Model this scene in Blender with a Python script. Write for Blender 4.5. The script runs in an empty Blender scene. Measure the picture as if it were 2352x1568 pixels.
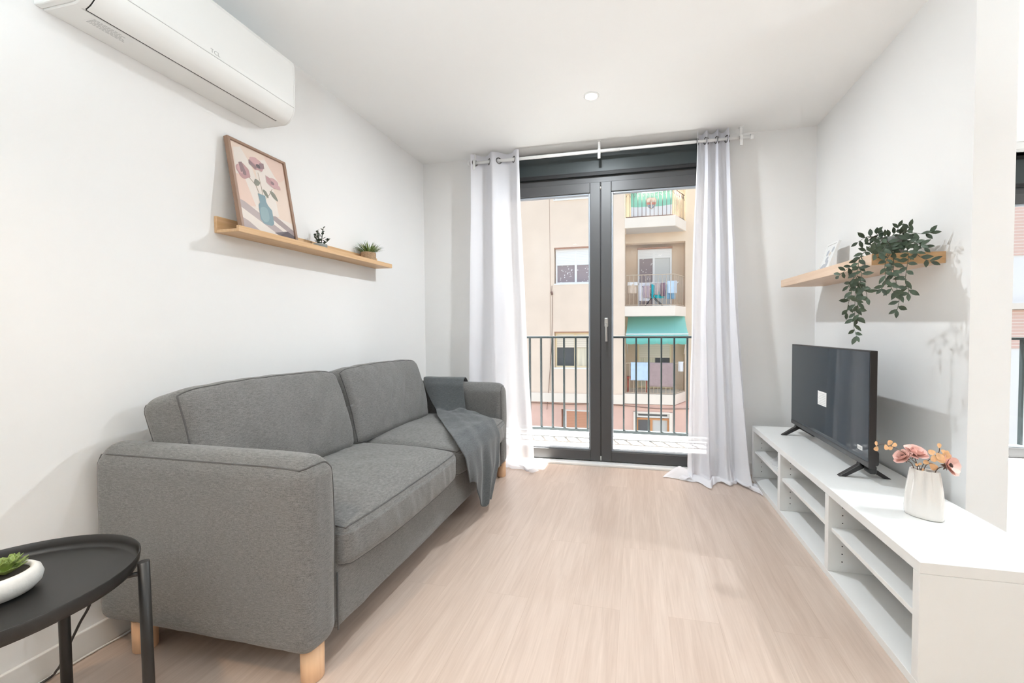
import bpy, bmesh, math, random
from mathutils import Vector, Matrix, noise
PI = math.pi
scene = bpy.context.scene
COL = scene.collection
rnd = random.Random(11)

# ------------------------------------------------------------------ helpers
def link(name, mesh, mats=None, parent=None, smooth=False, bevel=0, subsurf=0, solid=0):
    o = bpy.data.objects.new(name, mesh)
    COL.objects.link(o)
    if mats is not None:
        for m in (mats if isinstance(mats, (list, tuple)) else [mats]):
            mesh.materials.append(m)
    if parent is not None:
        o.parent = parent
    if smooth:
        for p in mesh.polygons:
            p.use_smooth = True
    if solid:
        md = o.modifiers.new('solid', 'SOLIDIFY'); md.thickness = solid; md.offset = 0
    if bevel:
        md = o.modifiers.new('bevel', 'BEVEL'); md.width = bevel; md.segments = 2; md.limit_method = 'ANGLE'
        md.angle_limit = math.radians(40)
    if subsurf:
        md = o.modifiers.new('sub', 'SUBSURF'); md.levels = subsurf; md.render_levels = subsurf
    return o

def obj(name, bm, mats=None, parent=None, **k):
    me = bpy.data.meshes.new(name)
    bm.normal_update()
    bm.to_mesh(me); bm.free()
    return link(name, me, mats, parent, **k)

def thing(name, label, cat, loc=(0, 0, 0), group=None):
    o = bpy.data.objects.new(name, None); COL.objects.link(o)
    o.location = loc; o.empty_display_size = .05
    return tag(o, label, cat, group)

def tag(o, label, cat, group=None, kind=None):
    o['label'] = label; o['category'] = cat
    if group: o['group'] = group
    if kind: o['kind'] = kind
    return o

def struct(o):
    o['kind'] = 'structure'
    return o

def new():
    return bmesh.new()

def box(bm, x0, x1, y0, y1, z0, z1, mi=0):
    v = [bm.verts.new(p) for p in [(x0, y0, z0), (x1, y0, z0), (x1, y1, z0), (x0, y1, z0),
                                   (x0, y0, z1), (x1, y0, z1), (x1, y1, z1), (x0, y1, z1)]]
    for f in [(0, 3, 2, 1), (4, 5, 6, 7), (0, 1, 5, 4), (1, 2, 6, 5), (2, 3, 7, 6), (3, 0, 4, 7)]:
        bm.faces.new([v[i] for i in f]).material_index = mi
    return v

def bx(*a, mi=0):
    bm = new(); box(bm, *a, mi=mi); return bm

def prism(bm, pts, a0, a1, axis='y', mi=0):
    """extrude a 2-D outline along an axis; pts are the two other coordinates in order"""
    def mk(p, a):
        if axis == 'y': return (p[0], a, p[1])
        if axis == 'x': return (a, p[0], p[1])
        return (p[0], p[1], a)
    A = [bm.verts.new(mk(p, a0)) for p in pts]; B = [bm.verts.new(mk(p, a1)) for p in pts]
    n = len(pts)
    fs = [bm.faces.new(A), bm.faces.new(B[::-1])]
    for i in range(n):
        fs.append(bm.faces.new((A[i], B[i], B[(i + 1) % n], A[(i + 1) % n])))
    for f in fs: f.material_index = mi
    bmesh.ops.recalc_face_normals(bm, faces=fs)

def tube(bm, pts, r, seg=8, closed=False, mi=0, cap=True, r1=None):
    pts = [Vector(p) for p in pts]; n = len(pts); rings = []
    up = None
    for i, p in enumerate(pts):
        if closed: t = pts[(i + 1) % n] - pts[i - 1]
        else: t = pts[min(i + 1, n - 1)] - pts[max(i - 1, 0)]
        if t.length < 1e-9: t = Vector((0, 0, 1))
        t.normalize()
        if up is None:
            up = Vector((0, 0, 1)) if abs(t.z) < .9 else Vector((1, 0, 0))
        s = t.cross(up)
        if s.length < 1e-6:
            s = t.cross(Vector((1, 0, .3)))
        s.normalize(); up = s.cross(t).normalized()
        rr = r if r1 is None else r + (r1 - r) * i / max(1, n - 1)
        rings.append([bm.verts.new(p + (s * math.cos(2 * PI * k / seg) + up * math.sin(2 * PI * k / seg)) * rr) for k in range(seg)])
    for i in range(n if closed else n - 1):
        a, b = rings[i], rings[(i + 1) % n]
        for k in range(seg):
            f = bm.faces.new((a[k], a[(k + 1) % seg], b[(k + 1) % seg], b[k])); f.material_index = mi; f.smooth = True
    if cap and not closed:
        bm.faces.new(rings[0][::-1]).material_index = mi; bm.faces.new(rings[-1]).material_index = mi

def lathe(bm, prof, seg=32, c=(0, 0, 0), sx=1, sy=1, mi=0, lobe=None):
    rings = []
    for (r, z) in prof:
        ring = []
        for k in range(seg):
            a = 2 * PI * k / seg
            q = 1 if lobe is None else lobe(a, z)
            ring.append(bm.verts.new((c[0] + r * sx * q * math.cos(a), c[1] + r * sy * q * math.sin(a), c[2] + z)))
        rings.append(ring)
    for i in range(len(rings) - 1):
        for k in range(seg):
            f = bm.faces.new((rings[i][k], rings[i][(k + 1) % seg], rings[i + 1][(k + 1) % seg], rings[i + 1][k]))
            f.material_index = mi; f.smooth = True
    return rings

def cap(bm, ring, flip=False, mi=0):
    bm.faces.new(ring[::-1] if flip else ring).material_index = mi

LEAF = ((0, .08), (.25, .75), (.5, 1), (.75, .72), (1, .03))
PETALS = ((0, .25), (.3, .8), (.6, 1.05), (.85, .95), (1, .5))
def leaf(bm, p, d, n, L, w, bend=.15, fold=.25, mi=0, form=LEAF):
    p = Vector(p); d = Vector(d).normalized(); n = Vector(n)
    s = d.cross(n)
    if s.length < 1e-5: s = d.cross(Vector((.3, .5, .8)))
    s.normalize(); n = s.cross(d).normalized()
    rows = []
    for t, ww in form:
        c = p + d * (L * t) - n * (bend * L * t * t)
        h = w * .5 * ww
        rows.append([bm.verts.new(c - s * h + n * fold * h), bm.verts.new(c), bm.verts.new(c + s * h + n * fold * h)])
    for a, b in zip(rows, rows[1:]):
        for k in (0, 1):
            f = bm.faces.new((a[k], a[k + 1], b[k + 1], b[k])); f.material_index = mi; f.smooth = True

def fbm(p, s=1.0, o=3):
    v = 0; a = 1; q = Vector(p) * s
    for _ in range(o):
        v += a * noise.noise(q); a *= .5; q = q * 2.1 + Vector((3.1, 1.7, 5.3))
    return v

class RB:
    """rounded box with a displacement, usable for the skin and for the piping that follows it"""
    def __init__(s, hx, hy, hz, r, disp=None, mat=None):
        s.h = (hx, hy, hz); s.r = r; s.disp = disp; s.m = mat or Matrix()
    def at(s, p):
        q = []; d = []
        for i in range(3):
            lim = s.h[i] - s.r
            c = max(-lim, min(lim, p[i])); q.append(c); d.append(p[i] - c)
        d = Vector(d); q = Vector(q)
        nrm = d.normalized() if d.length > 1e-9 else Vector((0, 0, 1))
        out = q + nrm * s.r
        if s.disp: out = s.disp(out, nrm)
        return s.m @ out
    def samples(s, i, n, nc=4):
        h, r = s.h[i], s.r
        lo = [-h + r * (1 - math.tan(PI / 4 * (1 - k / nc))) for k in range(nc + 1)]
        mid = [(-h + r) + (2 * h - 2 * r) * k / n for k in range(1, n)]
        return lo + mid + [-a for a in lo[::-1]]
    def mesh(s, nx, ny, nz):
        bm = new(); S = [s.samples(0, nx), s.samples(1, ny), s.samples(2, nz)]
        cache = {}
        def V(p):
            k = (round(p[0], 5), round(p[1], 5), round(p[2], 5))
            if k not in cache: cache[k] = bm.verts.new(s.at(p))
            return cache[k]
        for ax in range(3):
            a, b = [i for i in range(3) if i != ax]
            for sgn in (-1, 1):
                for i in range(len(S[a]) - 1):
                    for j in range(len(S[b]) - 1):
                        c = []
                        for (u, v) in ((i, j), (i + 1, j), (i + 1, j + 1), (i, j + 1)):
                            p = [0, 0, 0]; p[ax] = sgn * s.h[ax]; p[a] = S[a][u]; p[b] = S[b][v]; c.append(V(p))
                        f = bm.faces.new(c); f.smooth = True
        bmesh.ops.recalc_face_normals(bm, faces=bm.faces)
        return bm
    def path(s, pts, n=24):
        out = []
        for a, b in zip(pts, pts[1:]):
            for k in range(n):
                t = k / n; out.append(s.at([a[i] + (b[i] - a[i]) * t for i in range(3)]))
        out.append(s.at(pts[-1])); return out

def sheet(fn, nu, nv, name, mats, parent=None, solid=0, subsurf=0):
    bm = new(); g = [[bm.verts.new(fn(i / nu, j / nv)) for i in range(nu + 1)] for j in range(nv + 1)]
    for j in range(nv):
        for i in range(nu):
            bm.faces.new((g[j][i], g[j][i + 1], g[j + 1][i + 1], g[j + 1][i])).smooth = True
    return obj(name, bm, mats, parent, smooth=True, solid=solid, subsurf=subsurf)

def lerp(a, b, t): return a + (b - a) * t
def polyl(L, t):
    """point on a list of (s, vector) stations"""
    for (s0, p0), (s1, p1) in zip(L, L[1:]):
        if t <= s1:
            k = (t - s0) / (s1 - s0) if s1 > s0 else 0
            return Vector(p0).lerp(Vector(p1), k)
    return Vector(L[-1][1])

def catmull(pts, n=6):
    P = [Vector(p) for p in pts]; out = []
    for i in range(len(P) - 1):
        a = P[max(i - 1, 0)]; b = P[i]; c = P[i + 1]; d = P[min(i + 2, len(P) - 1)]
        for k in range(n):
            t = k / n
            out.append(.5 * ((2 * b) + (c - a) * t + (2 * a - 5 * b + 4 * c - d) * t * t + (3 * b - a - 3 * c + d) * t ** 3))
    out.append(P[-1]); return out

# ---------------------------------------------------------------- materials
def nt_mat(name):
    m = bpy.data.materials.new(name); m.use_nodes = True
    nt = m.node_tree; nt.nodes.clear()
    out = nt.nodes.new('ShaderNodeOutputMaterial')
    return m, nt, out

def N(nt, t, **k):
    n = nt.nodes.new(t)
    for a, v in k.items():
        if a.startswith('i_'): n.inputs[a[2:].replace('_', ' ')].default_value = v
        else: setattr(n, a, v)
    return n

def mat(name, col, rough=.5, metal=0, var=0, vscale=8, bump=0, bscale=60, stretch=(1, 1, 1), spec=.5, emit=None, coat=0, sheen=0):
    m, nt, out = nt_mat(name)
    b = N(nt, 'ShaderNodeBsdfPrincipled'); nt.links.new(b.outputs[0], out.inputs[0])
    b.inputs['Base Color'].default_value = (*col, 1); b.inputs['Roughness'].default_value = rough
    b.inputs['Metallic'].default_value = metal; b.inputs['Specular IOR Level'].default_value = spec
    b.inputs['Coat Weight'].default_value = coat; b.inputs['Sheen Weight'].default_value = sheen
    tc = N(nt, 'ShaderNodeTexCoord'); mp = N(nt, 'ShaderNodeMapping'); mp.inputs['Scale'].default_value = stretch
    nt.links.new(tc.outputs['Object'], mp.inputs[0])
    nz = N(nt, 'ShaderNodeTexNoise'); nz.inputs['Scale'].default_value = vscale; nz.inputs['Detail'].default_value = 4
    nt.links.new(mp.outputs[0], nz.inputs['Vector'])
    cr = N(nt, 'ShaderNodeValToRGB')
    lo = tuple(max(0, c * (1 - var)) for c in col); hi = tuple(min(1, c * (1 + var)) for c in col)
    cr.color_ramp.elements[0].position = .3; cr.color_ramp.elements[1].position = .7
    cr.color_ramp.elements[0].color = (*lo, 1); cr.color_ramp.elements[1].color = (*hi, 1)
    nt.links.new(nz.outputs['Fac'], cr.inputs[0]); nt.links.new(cr.outputs[0], b.inputs['Base Color'])
    if bump:
        n2 = N(nt, 'ShaderNodeTexNoise'); n2.inputs['Scale'].default_value = bscale; n2.inputs['Detail'].default_value = 3
        nt.links.new(mp.outputs[0], n2.inputs['Vector'])
        bp = N(nt, 'ShaderNodeBump'); bp.inputs['Strength'].default_value = bump; bp.inputs['Distance'].default_value = .002
        nt.links.new(n2.outputs['Fac'], bp.inputs['Height']); nt.links.new(bp.outputs[0], b.inputs['Normal'])
    if emit:
        b.inputs['Emission Color'].default_value = (*emit[0], 1); b.inputs['Emission Strength'].default_value = emit[1]
    return m

def mat_fabric(name, col, var=.22, sc=1.0, axis='xz'):
    """melange upholstery: short streaks along the weft plus a weave bump"""
    m, nt, out = nt_mat(name)
    b = N(nt, 'ShaderNodeBsdfPrincipled'); nt.links.new(b.outputs[0], out.inputs[0])
    b.inputs['Roughness'].default_value = .9; b.inputs['Specular IOR Level'].default_value = .15
    b.inputs['Sheen Weight'].default_value = .25; b.inputs['Sheen Roughness'].default_value = .5
    tc = N(nt, 'ShaderNodeTexCoord')
    mp = N(nt, 'ShaderNodeMapping'); mp.inputs['Scale'].default_value = (70 * sc, 70 * sc, 520 * sc)
    nt.links.new(tc.outputs['Object'], mp.inputs[0])
    nz = N(nt, 'ShaderNodeTexNoise'); nz.inputs['Scale'].default_value = 1; nz.inputs['Detail'].default_value = 3
    nt.links.new(mp.outputs[0], nz.inputs['Vector'])
    n3 = N(nt, 'ShaderNodeTexNoise'); n3.inputs['Scale'].default_value = 420 * sc; n3.inputs['Detail'].default_value = 2
    nt.links.new(tc.outputs['Object'], n3.inputs['Vector'])
    mx = N(nt, 'ShaderNodeMath', operation='ADD'); nt.links.new(nz.outputs['Fac'], mx.inputs[0]); nt.links.new(n3.outputs['Fac'], mx.inputs[1])
    cr = N(nt, 'ShaderNodeValToRGB')
    cr.color_ramp.elements[0].position = .35; cr.color_ramp.elements[1].position = .65
    cr.color_ramp.elements[0].color = (*[c * (1 - var) for c in col], 1); cr.color_ramp.elements[1].color = (*[c * (1 + var) for c in col], 1)
    hf = N(nt, 'ShaderNodeMath', operation='MULTIPLY'); hf.inputs[1].default_value = .5
    nt.links.new(mx.outputs[0], hf.inputs[0]); nt.links.new(hf.outputs[0], cr.inputs[0]); nt.links.new(cr.outputs[0], b.inputs['Base Color'])
    bp = N(nt, 'ShaderNodeBump'); bp.inputs['Strength'].default_value = .25; bp.inputs['Distance'].default_value = .001
    nt.links.new(n3.outputs['Fac'], bp.inputs['Height']); nt.links.new(bp.outputs[0], b.inputs['Normal'])
    return m

def mat_wood(name, c1, c2, axis=1, scale=1.0, rough=.45):
    """fine straight grain running along one axis"""
    m, nt, out = nt_mat(name)
    b = N(nt, 'ShaderNodeBsdfPrincipled'); nt.links.new(b.outputs[0], out.inputs[0]); b.inputs['Roughness'].default_value = rough
    tc = N(nt, 'ShaderNodeTexCoord'); mp = N(nt, 'ShaderNodeMapping')
    s = [90 * scale] * 3; s[axis] = 3 * scale; mp.inputs['Scale'].default_value = s
    nt.links.new(tc.outputs['Object'], mp.inputs[0])
    nz = N(nt, 'ShaderNodeTexNoise'); nz.inputs['Scale'].default_value = 1; nz.inputs['Detail'].default_value = 5; nz.inputs['Distortion'].default_value = .6
    nt.links.new(mp.outputs[0], nz.inputs['Vector'])
    cr = N(nt, 'ShaderNodeValToRGB'); cr.color_ramp.elements[0].position = .3; cr.color_ramp.elements[1].position = .72
    cr.color_ramp.elements[0].color = (*c2, 1); cr.color_ramp.elements[1].color = (*c1, 1)
    nt.links.new(nz.outputs['Fac'], cr.inputs[0]); nt.links.new(cr.outputs[0], b.inputs['Base Color'])
    return m

def mat_floor(name):
    m, nt, out = nt_mat(name)
    b = N(nt, 'ShaderNodeBsdfPrincipled'); nt.links.new(b.outputs[0], out.inputs[0])
    b.inputs['Roughness'].default_value = .33; b.inputs['Specular IOR Level'].default_value = .6
    tc = N(nt, 'ShaderNodeTexCoord')
    rot = N(nt, 'ShaderNodeMapping'); rot.inputs['Rotation'].default_value = (0, 0, PI / 2); rot.inputs['Location'].default_value = (.31, .06, 0)
    nt.links.new(tc.outputs['Object'], rot.inputs[0])
    br = N(nt, 'ShaderNodeTexBrick'); br.offset = .37; br.offset_frequency = 2
    br.inputs['Scale'].default_value = 1; br.inputs['Brick Width'].default_value = 1.26; br.inputs['Row Height'].default_value = .182
    br.inputs['Mortar Size'].default_value = .0007; br.inputs['Mortar Smooth'].default_value = .3
    br.inputs['Color1'].default_value = (.2, .2, .2, 1); br.inputs['Color2'].default_value = (.8, .8, .8, 1); br.inputs['Mortar'].default_value = (.5, .5, .5, 1)
    nt.links.new(rot.outputs[0], br.inputs['Vector'])
    mp = N(nt, 'ShaderNodeMapping'); mp.inputs['Scale'].default_value = (26, 1.6, 26)
    nt.links.new(tc.outputs['Object'], mp.inputs[0])
    # every plank shifts its grain
    ofs = N(nt, 'ShaderNodeVectorMath', operation='ADD'); sc = N(nt, 'ShaderNodeVectorMath', operation='SCALE'); sc.inputs['Scale'].default_value = 13.7
    nt.links.new(br.outputs['Color'], sc.inputs[0]); nt.links.new(mp.outputs[0], ofs.inputs[0]); nt.links.new(sc.outputs[0], ofs.inputs[1])
    nz = N(nt, 'ShaderNodeTexNoise'); nz.inputs['Scale'].default_value = 1; nz.inputs['Detail'].default_value = 6; nz.inputs['Distortion'].default_value = 1.2
    nt.links.new(ofs.outputs[0], nz.inputs['Vector'])
    mp2 = N(nt, 'ShaderNodeMapping'); mp2.inputs['Scale'].default_value = (170, 7, 170); nt.links.new(tc.outputs['Object'], mp2.inputs[0])
    fine = N(nt, 'ShaderNodeTexNoise'); fine.inputs['Scale'].default_value = 1; fine.inputs['Detail'].default_value = 3
    nt.links.new(mp2.outputs[0], fine.inputs['Vector'])
    cr = N(nt, 'ShaderNodeValToRGB')
    e = cr.color_ramp.elements; e[0].position = .28; e[1].position = .74
    e[0].color = (*FLOOR_D, 1); e[1].color = (*FLOOR_L, 1)
    a1 = N(nt, 'ShaderNodeMath', operation='MULTIPLY_ADD'); a1.inputs[1].default_value = .55
    nt.links.new(nz.outputs['Fac'], a1.inputs[0])
    a2 = N(nt, 'ShaderNodeMath', operation='MULTIPLY'); a2.inputs[1].default_value = .3; nt.links.new(fine.outputs['Fac'], a2.inputs[0])
    nt.links.new(a2.outputs[0], a1.inputs[2])
    a3 = N(nt, 'ShaderNodeMath', operation='MULTIPLY_ADD'); a3.inputs[1].default_value = .16
    bw = N(nt, 'ShaderNodeRGBToBW'); nt.links.new(br.outputs['Color'], bw.inputs[0]); nt.links.new(bw.outputs[0], a3.inputs[0]); nt.links.new(a1.outputs[0], a3.inputs[2])
    nt.links.new(a3.outputs[0], cr.inputs[0])
    mx = N(nt, 'ShaderNodeMixRGB', blend_type='MULTIPLY'); mx.inputs['Color2'].default_value = (.84, .80, .76, 1)
    nt.links.new(br.outputs['Fac'], mx.inputs[0]); nt.links.new(cr.outputs[0], mx.inputs[1]); nt.links.new(mx.outputs[0], b.inputs['Base Color'])
    bp = N(nt, 'ShaderNodeBump'); bp.inputs['Strength'].default_value = .08; bp.inputs['Distance'].default_value = .001
    nt.links.new(fine.outputs['Fac'], bp.inputs['Height']); nt.links.new(bp.outputs[0], b.inputs['Normal'])
    return m

def mat_glass(name, tint=(1, 1, 1), refl=1.0):
    m, nt, out = nt_mat(name)
    t = N(nt, 'ShaderNodeBsdfTransparent'); t.inputs[0].default_value = (*tint, 1)
    g = N(nt, 'ShaderNodeBsdfGlossy'); g.inputs['Roughness'].default_value = .01
    f = N(nt, 'ShaderNodeLayerWeight'); f.inputs['Blend'].default_value = .5
    p5 = N(nt, 'ShaderNodeMath', operation='POWER'); p5.inputs[1].default_value = 4; nt.links.new(f.outputs['Facing'], p5.inputs[0])
    q = N(nt, 'ShaderNodeMath', operation='MULTIPLY_ADD'); q.inputs[1].default_value = .6 * refl; q.inputs[2].default_value = .022 * refl
    mx = N(nt, 'ShaderNodeMixShader')
    nt.links.new(p5.outputs[0], q.inputs[0]); nt.links.new(q.outputs[0], mx.inputs[0])
    nt.links.new(t.outputs[0], mx.inputs[1]); nt.links.new(g.outputs[0], mx.inputs[2]); nt.links.new(mx.outputs[0], out.inputs[0])
    return m

def mat_sheer(name, col, clear=.22, trans=.5):
    m, nt, out = nt_mat(name)
    t = N(nt, 'ShaderNodeBsdfTransparent')
    d = N(nt, 'ShaderNodeBsdfDiffuse'); d.inputs[0].default_value = (*col, 1)
    l = N(nt, 'ShaderNodeBsdfTranslucent'); l.inputs[0].default_value = (*col, 1)
    tc = N(nt, 'ShaderNodeTexCoord'); nz = N(nt, 'ShaderNodeTexNoise'); nz.inputs['Scale'].default_value = 700; nt.links.new(tc.outputs['Object'], nz.inputs['Vector'])
    bp = N(nt, 'ShaderNodeBump'); bp.inputs['Strength'].default_value = .1; bp.inputs['Distance'].default_value = .0005
    nt.links.new(nz.outputs['Fac'], bp.inputs['Height']); nt.links.new(bp.outputs[0], d.inputs['Normal'])
    a = N(nt, 'ShaderNodeMixShader'); a.inputs[0].default_value = trans; nt.links.new(d.outputs[0], a.inputs[1]); nt.links.new(l.outputs[0], a.inputs[2])
    b = N(nt, 'ShaderNodeMixShader'); b.inputs[0].default_value = clear; nt.links.new(a.outputs[0], b.inputs[1]); nt.links.new(t.outputs[0], b.inputs[2])
    nt.links.new(b.outputs[0], out.inputs[0])
    return m

def mat_stripes(name, col, dark, pitch, axis=2, rough=.5, duty=.12):
    """slat pattern: thin dark joints every pitch along one axis"""
    m, nt, out = nt_mat(name)
    b = N(nt, 'ShaderNodeBsdfPrincipled'); nt.links.new(b.outputs[0], out.inputs[0]); b.inputs['Roughness'].default_value = rough
    tc = N(nt, 'ShaderNodeTexCoord'); sp = N(nt, 'ShaderNodeSeparateXYZ'); nt.links.new(tc.outputs['Object'], sp.inputs[0])
    md = N(nt, 'ShaderNodeMath', operation='DIVIDE'); md.inputs[1].default_value = pitch; nt.links.new(sp.outputs[axis], md.inputs[0])
    fr = N(nt, 'ShaderNodeMath', operation='FRACT'); nt.links.new(md.outputs[0], fr.inputs[0])
    lt = N(nt, 'ShaderNodeMath', operation='LESS_THAN'); lt.inputs[1].default_value = duty; nt.links.new(fr.outputs[0], lt.inputs[0])
    mx = N(nt, 'ShaderNodeMixRGB'); mx.inputs['Color1'].default_value = (*col, 1); mx.inputs['Color2'].default_value = (*dark, 1)
    nt.links.new(lt.outputs[0], mx.inputs[0]); nt.links.new(mx.outputs[0], b.inputs['Base Color'])
    return m

EXPOSURE = 0.43; SKY = .385; SUN = 58.0
LP1, LP4, LP3 = 21, 36, 6
UP1, UP2, UP3 = 62, 8, 66
LC = (.89, .955, 1); UC = (.75, .905, 1); WC = (1, .66, .36)
# ------------------------------------------------------------------ palette
FLOOR_L = (.655, .535, .455); FLOOR_D = (.47, .355, .285)
WHITE = mat('wall_paint', (.88, .875, .865), .8, bump=.05, bscale=180, spec=.2)
CEIL = mat('ceiling_paint', (.93, .93, .92), .85, spec=.2)
FLOOR = mat_floor('light_oak_laminate')
PALEFLOOR = mat('pale_bedroom_floor', (.82, .81, .80), .5, var=.03)  # plain pale surface without tile joints
SKIRT = mat('white_skirting', (.84, .83, .81), .45)
SOFA = mat_fabric('grey_melange_fabric', (.172, .168, .162), .34)
PIPE = mat_fabric('grey_piping', (.10, .098, .095), .15)
THROW = mat_fabric('charcoal_fleece', (.10, .107, .110), .3, .8)
BEECH = mat_wood('beech', (.82, .54, .33), (.72, .44, .26), axis=2)
OAK = mat_wood('oak_veneer', (.74, .50, .29), (.62, .38, .19), axis=1)
OAKPALE = mat_wood('pale_oak', (.78, .60, .46), (.68, .49, .35), axis=1)
OAKENDSHADE = mat_wood('oak_end_shaded', (.60, .37, .19), (.50, .29, .13), axis=0)  # end grain, darkened for the shade on the face turned from the window
WALNUT = mat_wood('brown_frame', (.36, .23, .16), (.28, .17, .115), axis=2)
WALNUTX = mat_wood('brown_frame_cross', (.36, .23, .16), (.28, .17, .115), axis=1)
LACQ = mat('white_lacquer', (.85, .85, .835), .32, spec=.45)
PLASTIC = mat('white_plastic', (.84, .84, .82), .35)
SEAMG = mat('pale_seam', (.70, .69, .67), .6)
INK = mat('dark_gap', (.02, .018, .017), .7)
GREYINK = mat('grey_ink', (.52, .52, .51), .7)
BLACK = mat('black_powder_coat', (.016, .015, .014), .42, bump=.15, bscale=900)
BLKPL = mat('black_plastic', (.02, .019, .02), .35)
ANTH = mat('anthracite_alu', (.068, .068, .070), .45, bump=.05, bscale=600)
ANTHG = mat('green_grey_box', (.034, .045, .047), .45)
BEAD = mat('grey_glazing_bead', (.32, .35, .39), .3, spec=.6)
RUBBER = mat('dark_seal', (.012, .012, .013), .6)
STEEL = mat('brushed_steel', (.55, .55, .54), .28, metal=1)
WMETAL = mat('white_metal', (.88, .88, .87), .35)
RAILM = mat('grey_green_rail', (.028, .042, .046), .45)
GLASS = mat_glass('door_glass', (.97, .985, .98), .8)
SHEER = mat_sheer('white_voile', (.96, .96, 1.0), .10, .28)
SHEERHEM = mat_sheer('voile_hem', (.95, .95, .98), .04, .3)
GROM = mat('dark_grommet', (.16, .15, .14), .3, metal=.6)
LAMPM = mat('lamp_lens', (.9, .9, .85), .4, emit=((1, .93, .80), 14))
SCREEN = mat('tv_screen', (.014, .028, .040), .05, spec=.7)
FILM = mat_glass('clear_film', (.96, .975, .985), .55)
PAPER = mat('white_paper', (.85, .85, .84), .7)
CERAM = mat('white_glazed_ceramic', (.84, .80, .76), .12, spec=.6, coat=.5)
STONE = mat('rough_white_stoneware', (.70, .69, .66), .8, var=.05, vscale=60, bump=.2, bscale=300)
JUTE = mat('jute_rope', (.46, .31, .19), .9, var=.3, vscale=90, bump=.8, bscale=260, stretch=(1, 1, 3))
CONC = mat('grey_planter', (.30, .32, .31), .7, var=.08, vscale=40)
VINE = mat('vine_leaf', (.055, .085, .052), .5, var=.45, vscale=24)
STEMG = mat('vine_stem', (.075, .075, .045), .6)
SUCC = mat('succulent_leaf', (.20, .27, .065), .4, var=.45, vscale=45)
SUCCD = mat('dark_succulent_leaf', (.06, .085, .06), .5, var=.4, vscale=60)
GRASSM = mat('grass_blade', (.12, .22, .06), .5, var=.6, vscale=60)
SOIL = mat('soil', (.05, .04, .03), .9)
PETAL = mat('pink_petal', (.93, .60, .53), .6, var=.08, vscale=40)
PETALC = mat('petal_heart', (.05, .03, .025), .7)
EUCA = mat('amber_leaf', (.80, .47, .24), .55, var=.18, vscale=50)
TWIG = mat('brown_twig', (.12, .075, .055), .7)

# ------------------------------------------------------------------- camera
cam = bpy.data.cameras.new('camera'); camo = bpy.data.objects.new('camera', cam); COL.objects.link(camo)
def cam_axes(yaw, pitch, roll):
    fwd = Vector((-math.sin(yaw) * math.cos(pitch), math.cos(yaw) * math.cos(pitch), math.sin(pitch)))
    right = Vector((math.cos(yaw), math.sin(yaw), 0)); up = right.cross(fwd)
    r = right * math.cos(roll) + up * math.sin(roll); u = up * math.cos(roll) - right * math.sin(roll)
    return r, u, fwd
r_, u_, f_ = cam_axes(math.radians(12.032), math.radians(-1.492), math.radians(-.2544))
camo.matrix_world = Matrix(((r_.x, u_.x, -f_.x, 0), (r_.y, u_.y, -f_.y, 0), (r_.z, u_.z, -f_.z, 1.085), (0, 0, 0, 1)))
cam.sensor_width = 36; cam.lens = 931.6 * 36 / 2352; cam.shift_x = -86 / 2352; cam.clip_start = .05
scene.camera = camo

# ---------------------------------------------------------------- sun, sky, lamps
vs = scene.view_settings
vs.view_transform = 'Standard'; vs.look = 'None'; vs.gamma = 1; vs.exposure = EXPOSURE; vs.use_curve_mapping = False
w = bpy.data.worlds.new('sky'); scene.world = w; w.use_nodes = True
wn = w.node_tree; bg = wn.nodes['Background']
sky = wn.nodes.new('ShaderNodeTexSky'); sky.sky_type = 'NISHITA'; sky.sun_disc = False
sky.sun_elevation = math.radians(72); sky.sun_rotation = math.radians(20); sky.air_density = 1; sky.dust_density = 2.5; sky.ozone_density = 1
tn = wn.nodes.new('ShaderNodeMixRGB'); tn.blend_type = 'MULTIPLY'; tn.inputs[0].default_value = 1; tn.inputs[2].default_value = (1.38, 1.17, .96, 1)   # hazy warm-white sky
wn.links.new(sky.outputs[0], tn.inputs[1]); wn.links.new(tn.outputs[0], bg.inputs[0]); bg.inputs[1].default_value = SKY
sl = bpy.data.lights.new('sun', 'SUN'); sl.energy = SUN; sl.angle = math.radians(.6); sl.color = (1, .985, .965)
so = bpy.data.objects.new('sun', sl); COL.objects.link(so)
so.rotation_euler = Vector((.092, -.20, -1.06)).to_track_quat('-Z', 'Y').to_euler(); so.location = (0, 8, 12)

# ---------------------------------------------------------------- the room
WL, WR, YW, ZC = -1.823, 1.27, 3.283, 2.545
YB = -3.2          # wall behind the camera
XR = 4.6           # far wall of the neighbouring room
struct(obj('floor', bx(WL - .2, XR, YB - .2, 3.42, -.12, 0), FLOOR))
struct(obj('floor_bedroom', bx(1.405, XR, 1.90, 4.3, -.10, .004), PALEFLOOR))
struct(obj('ceiling', bx(WL - .2, XR, YB - .2, 3.53, ZC, ZC + .18), CEIL))
struct(obj('ceiling_bedroom', bx(1.27, XR, 3.53, 4.3, ZC, ZC + .18), CEIL))
struct(obj('wall_left', bx(WL - .2, WL, YB - .2, 4.40, -.12, 4.2), WHITE))
bm = bx(WL, -1.24, YW, 3.53, -.12, 2.545); box(bm, .68, WR + .001, YW, 3.53, -.12, 2.545); box(bm, WL, WR, YW + .1, 3.53, 2.545, 4.2)
struct(obj('wall_window', bm, WHITE))
struct(obj('wall_right', bx(WR, 1.405, 1.885, 4.30, -.12, ZC), WHITE))
REAR = mat('warm_rear_wall', (.52, .42, .34), .8)  # unseen walls, tone chosen to warm and dim the bounced light
struct(obj('wall_behind', bx(WL - .2, XR + .2, YB - .2, YB, -.12, ZC), REAR))
struct(obj('wall_bedroom', bx(XR, XR + .2, YB, 4.3, -.12, ZC), REAR))
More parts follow.
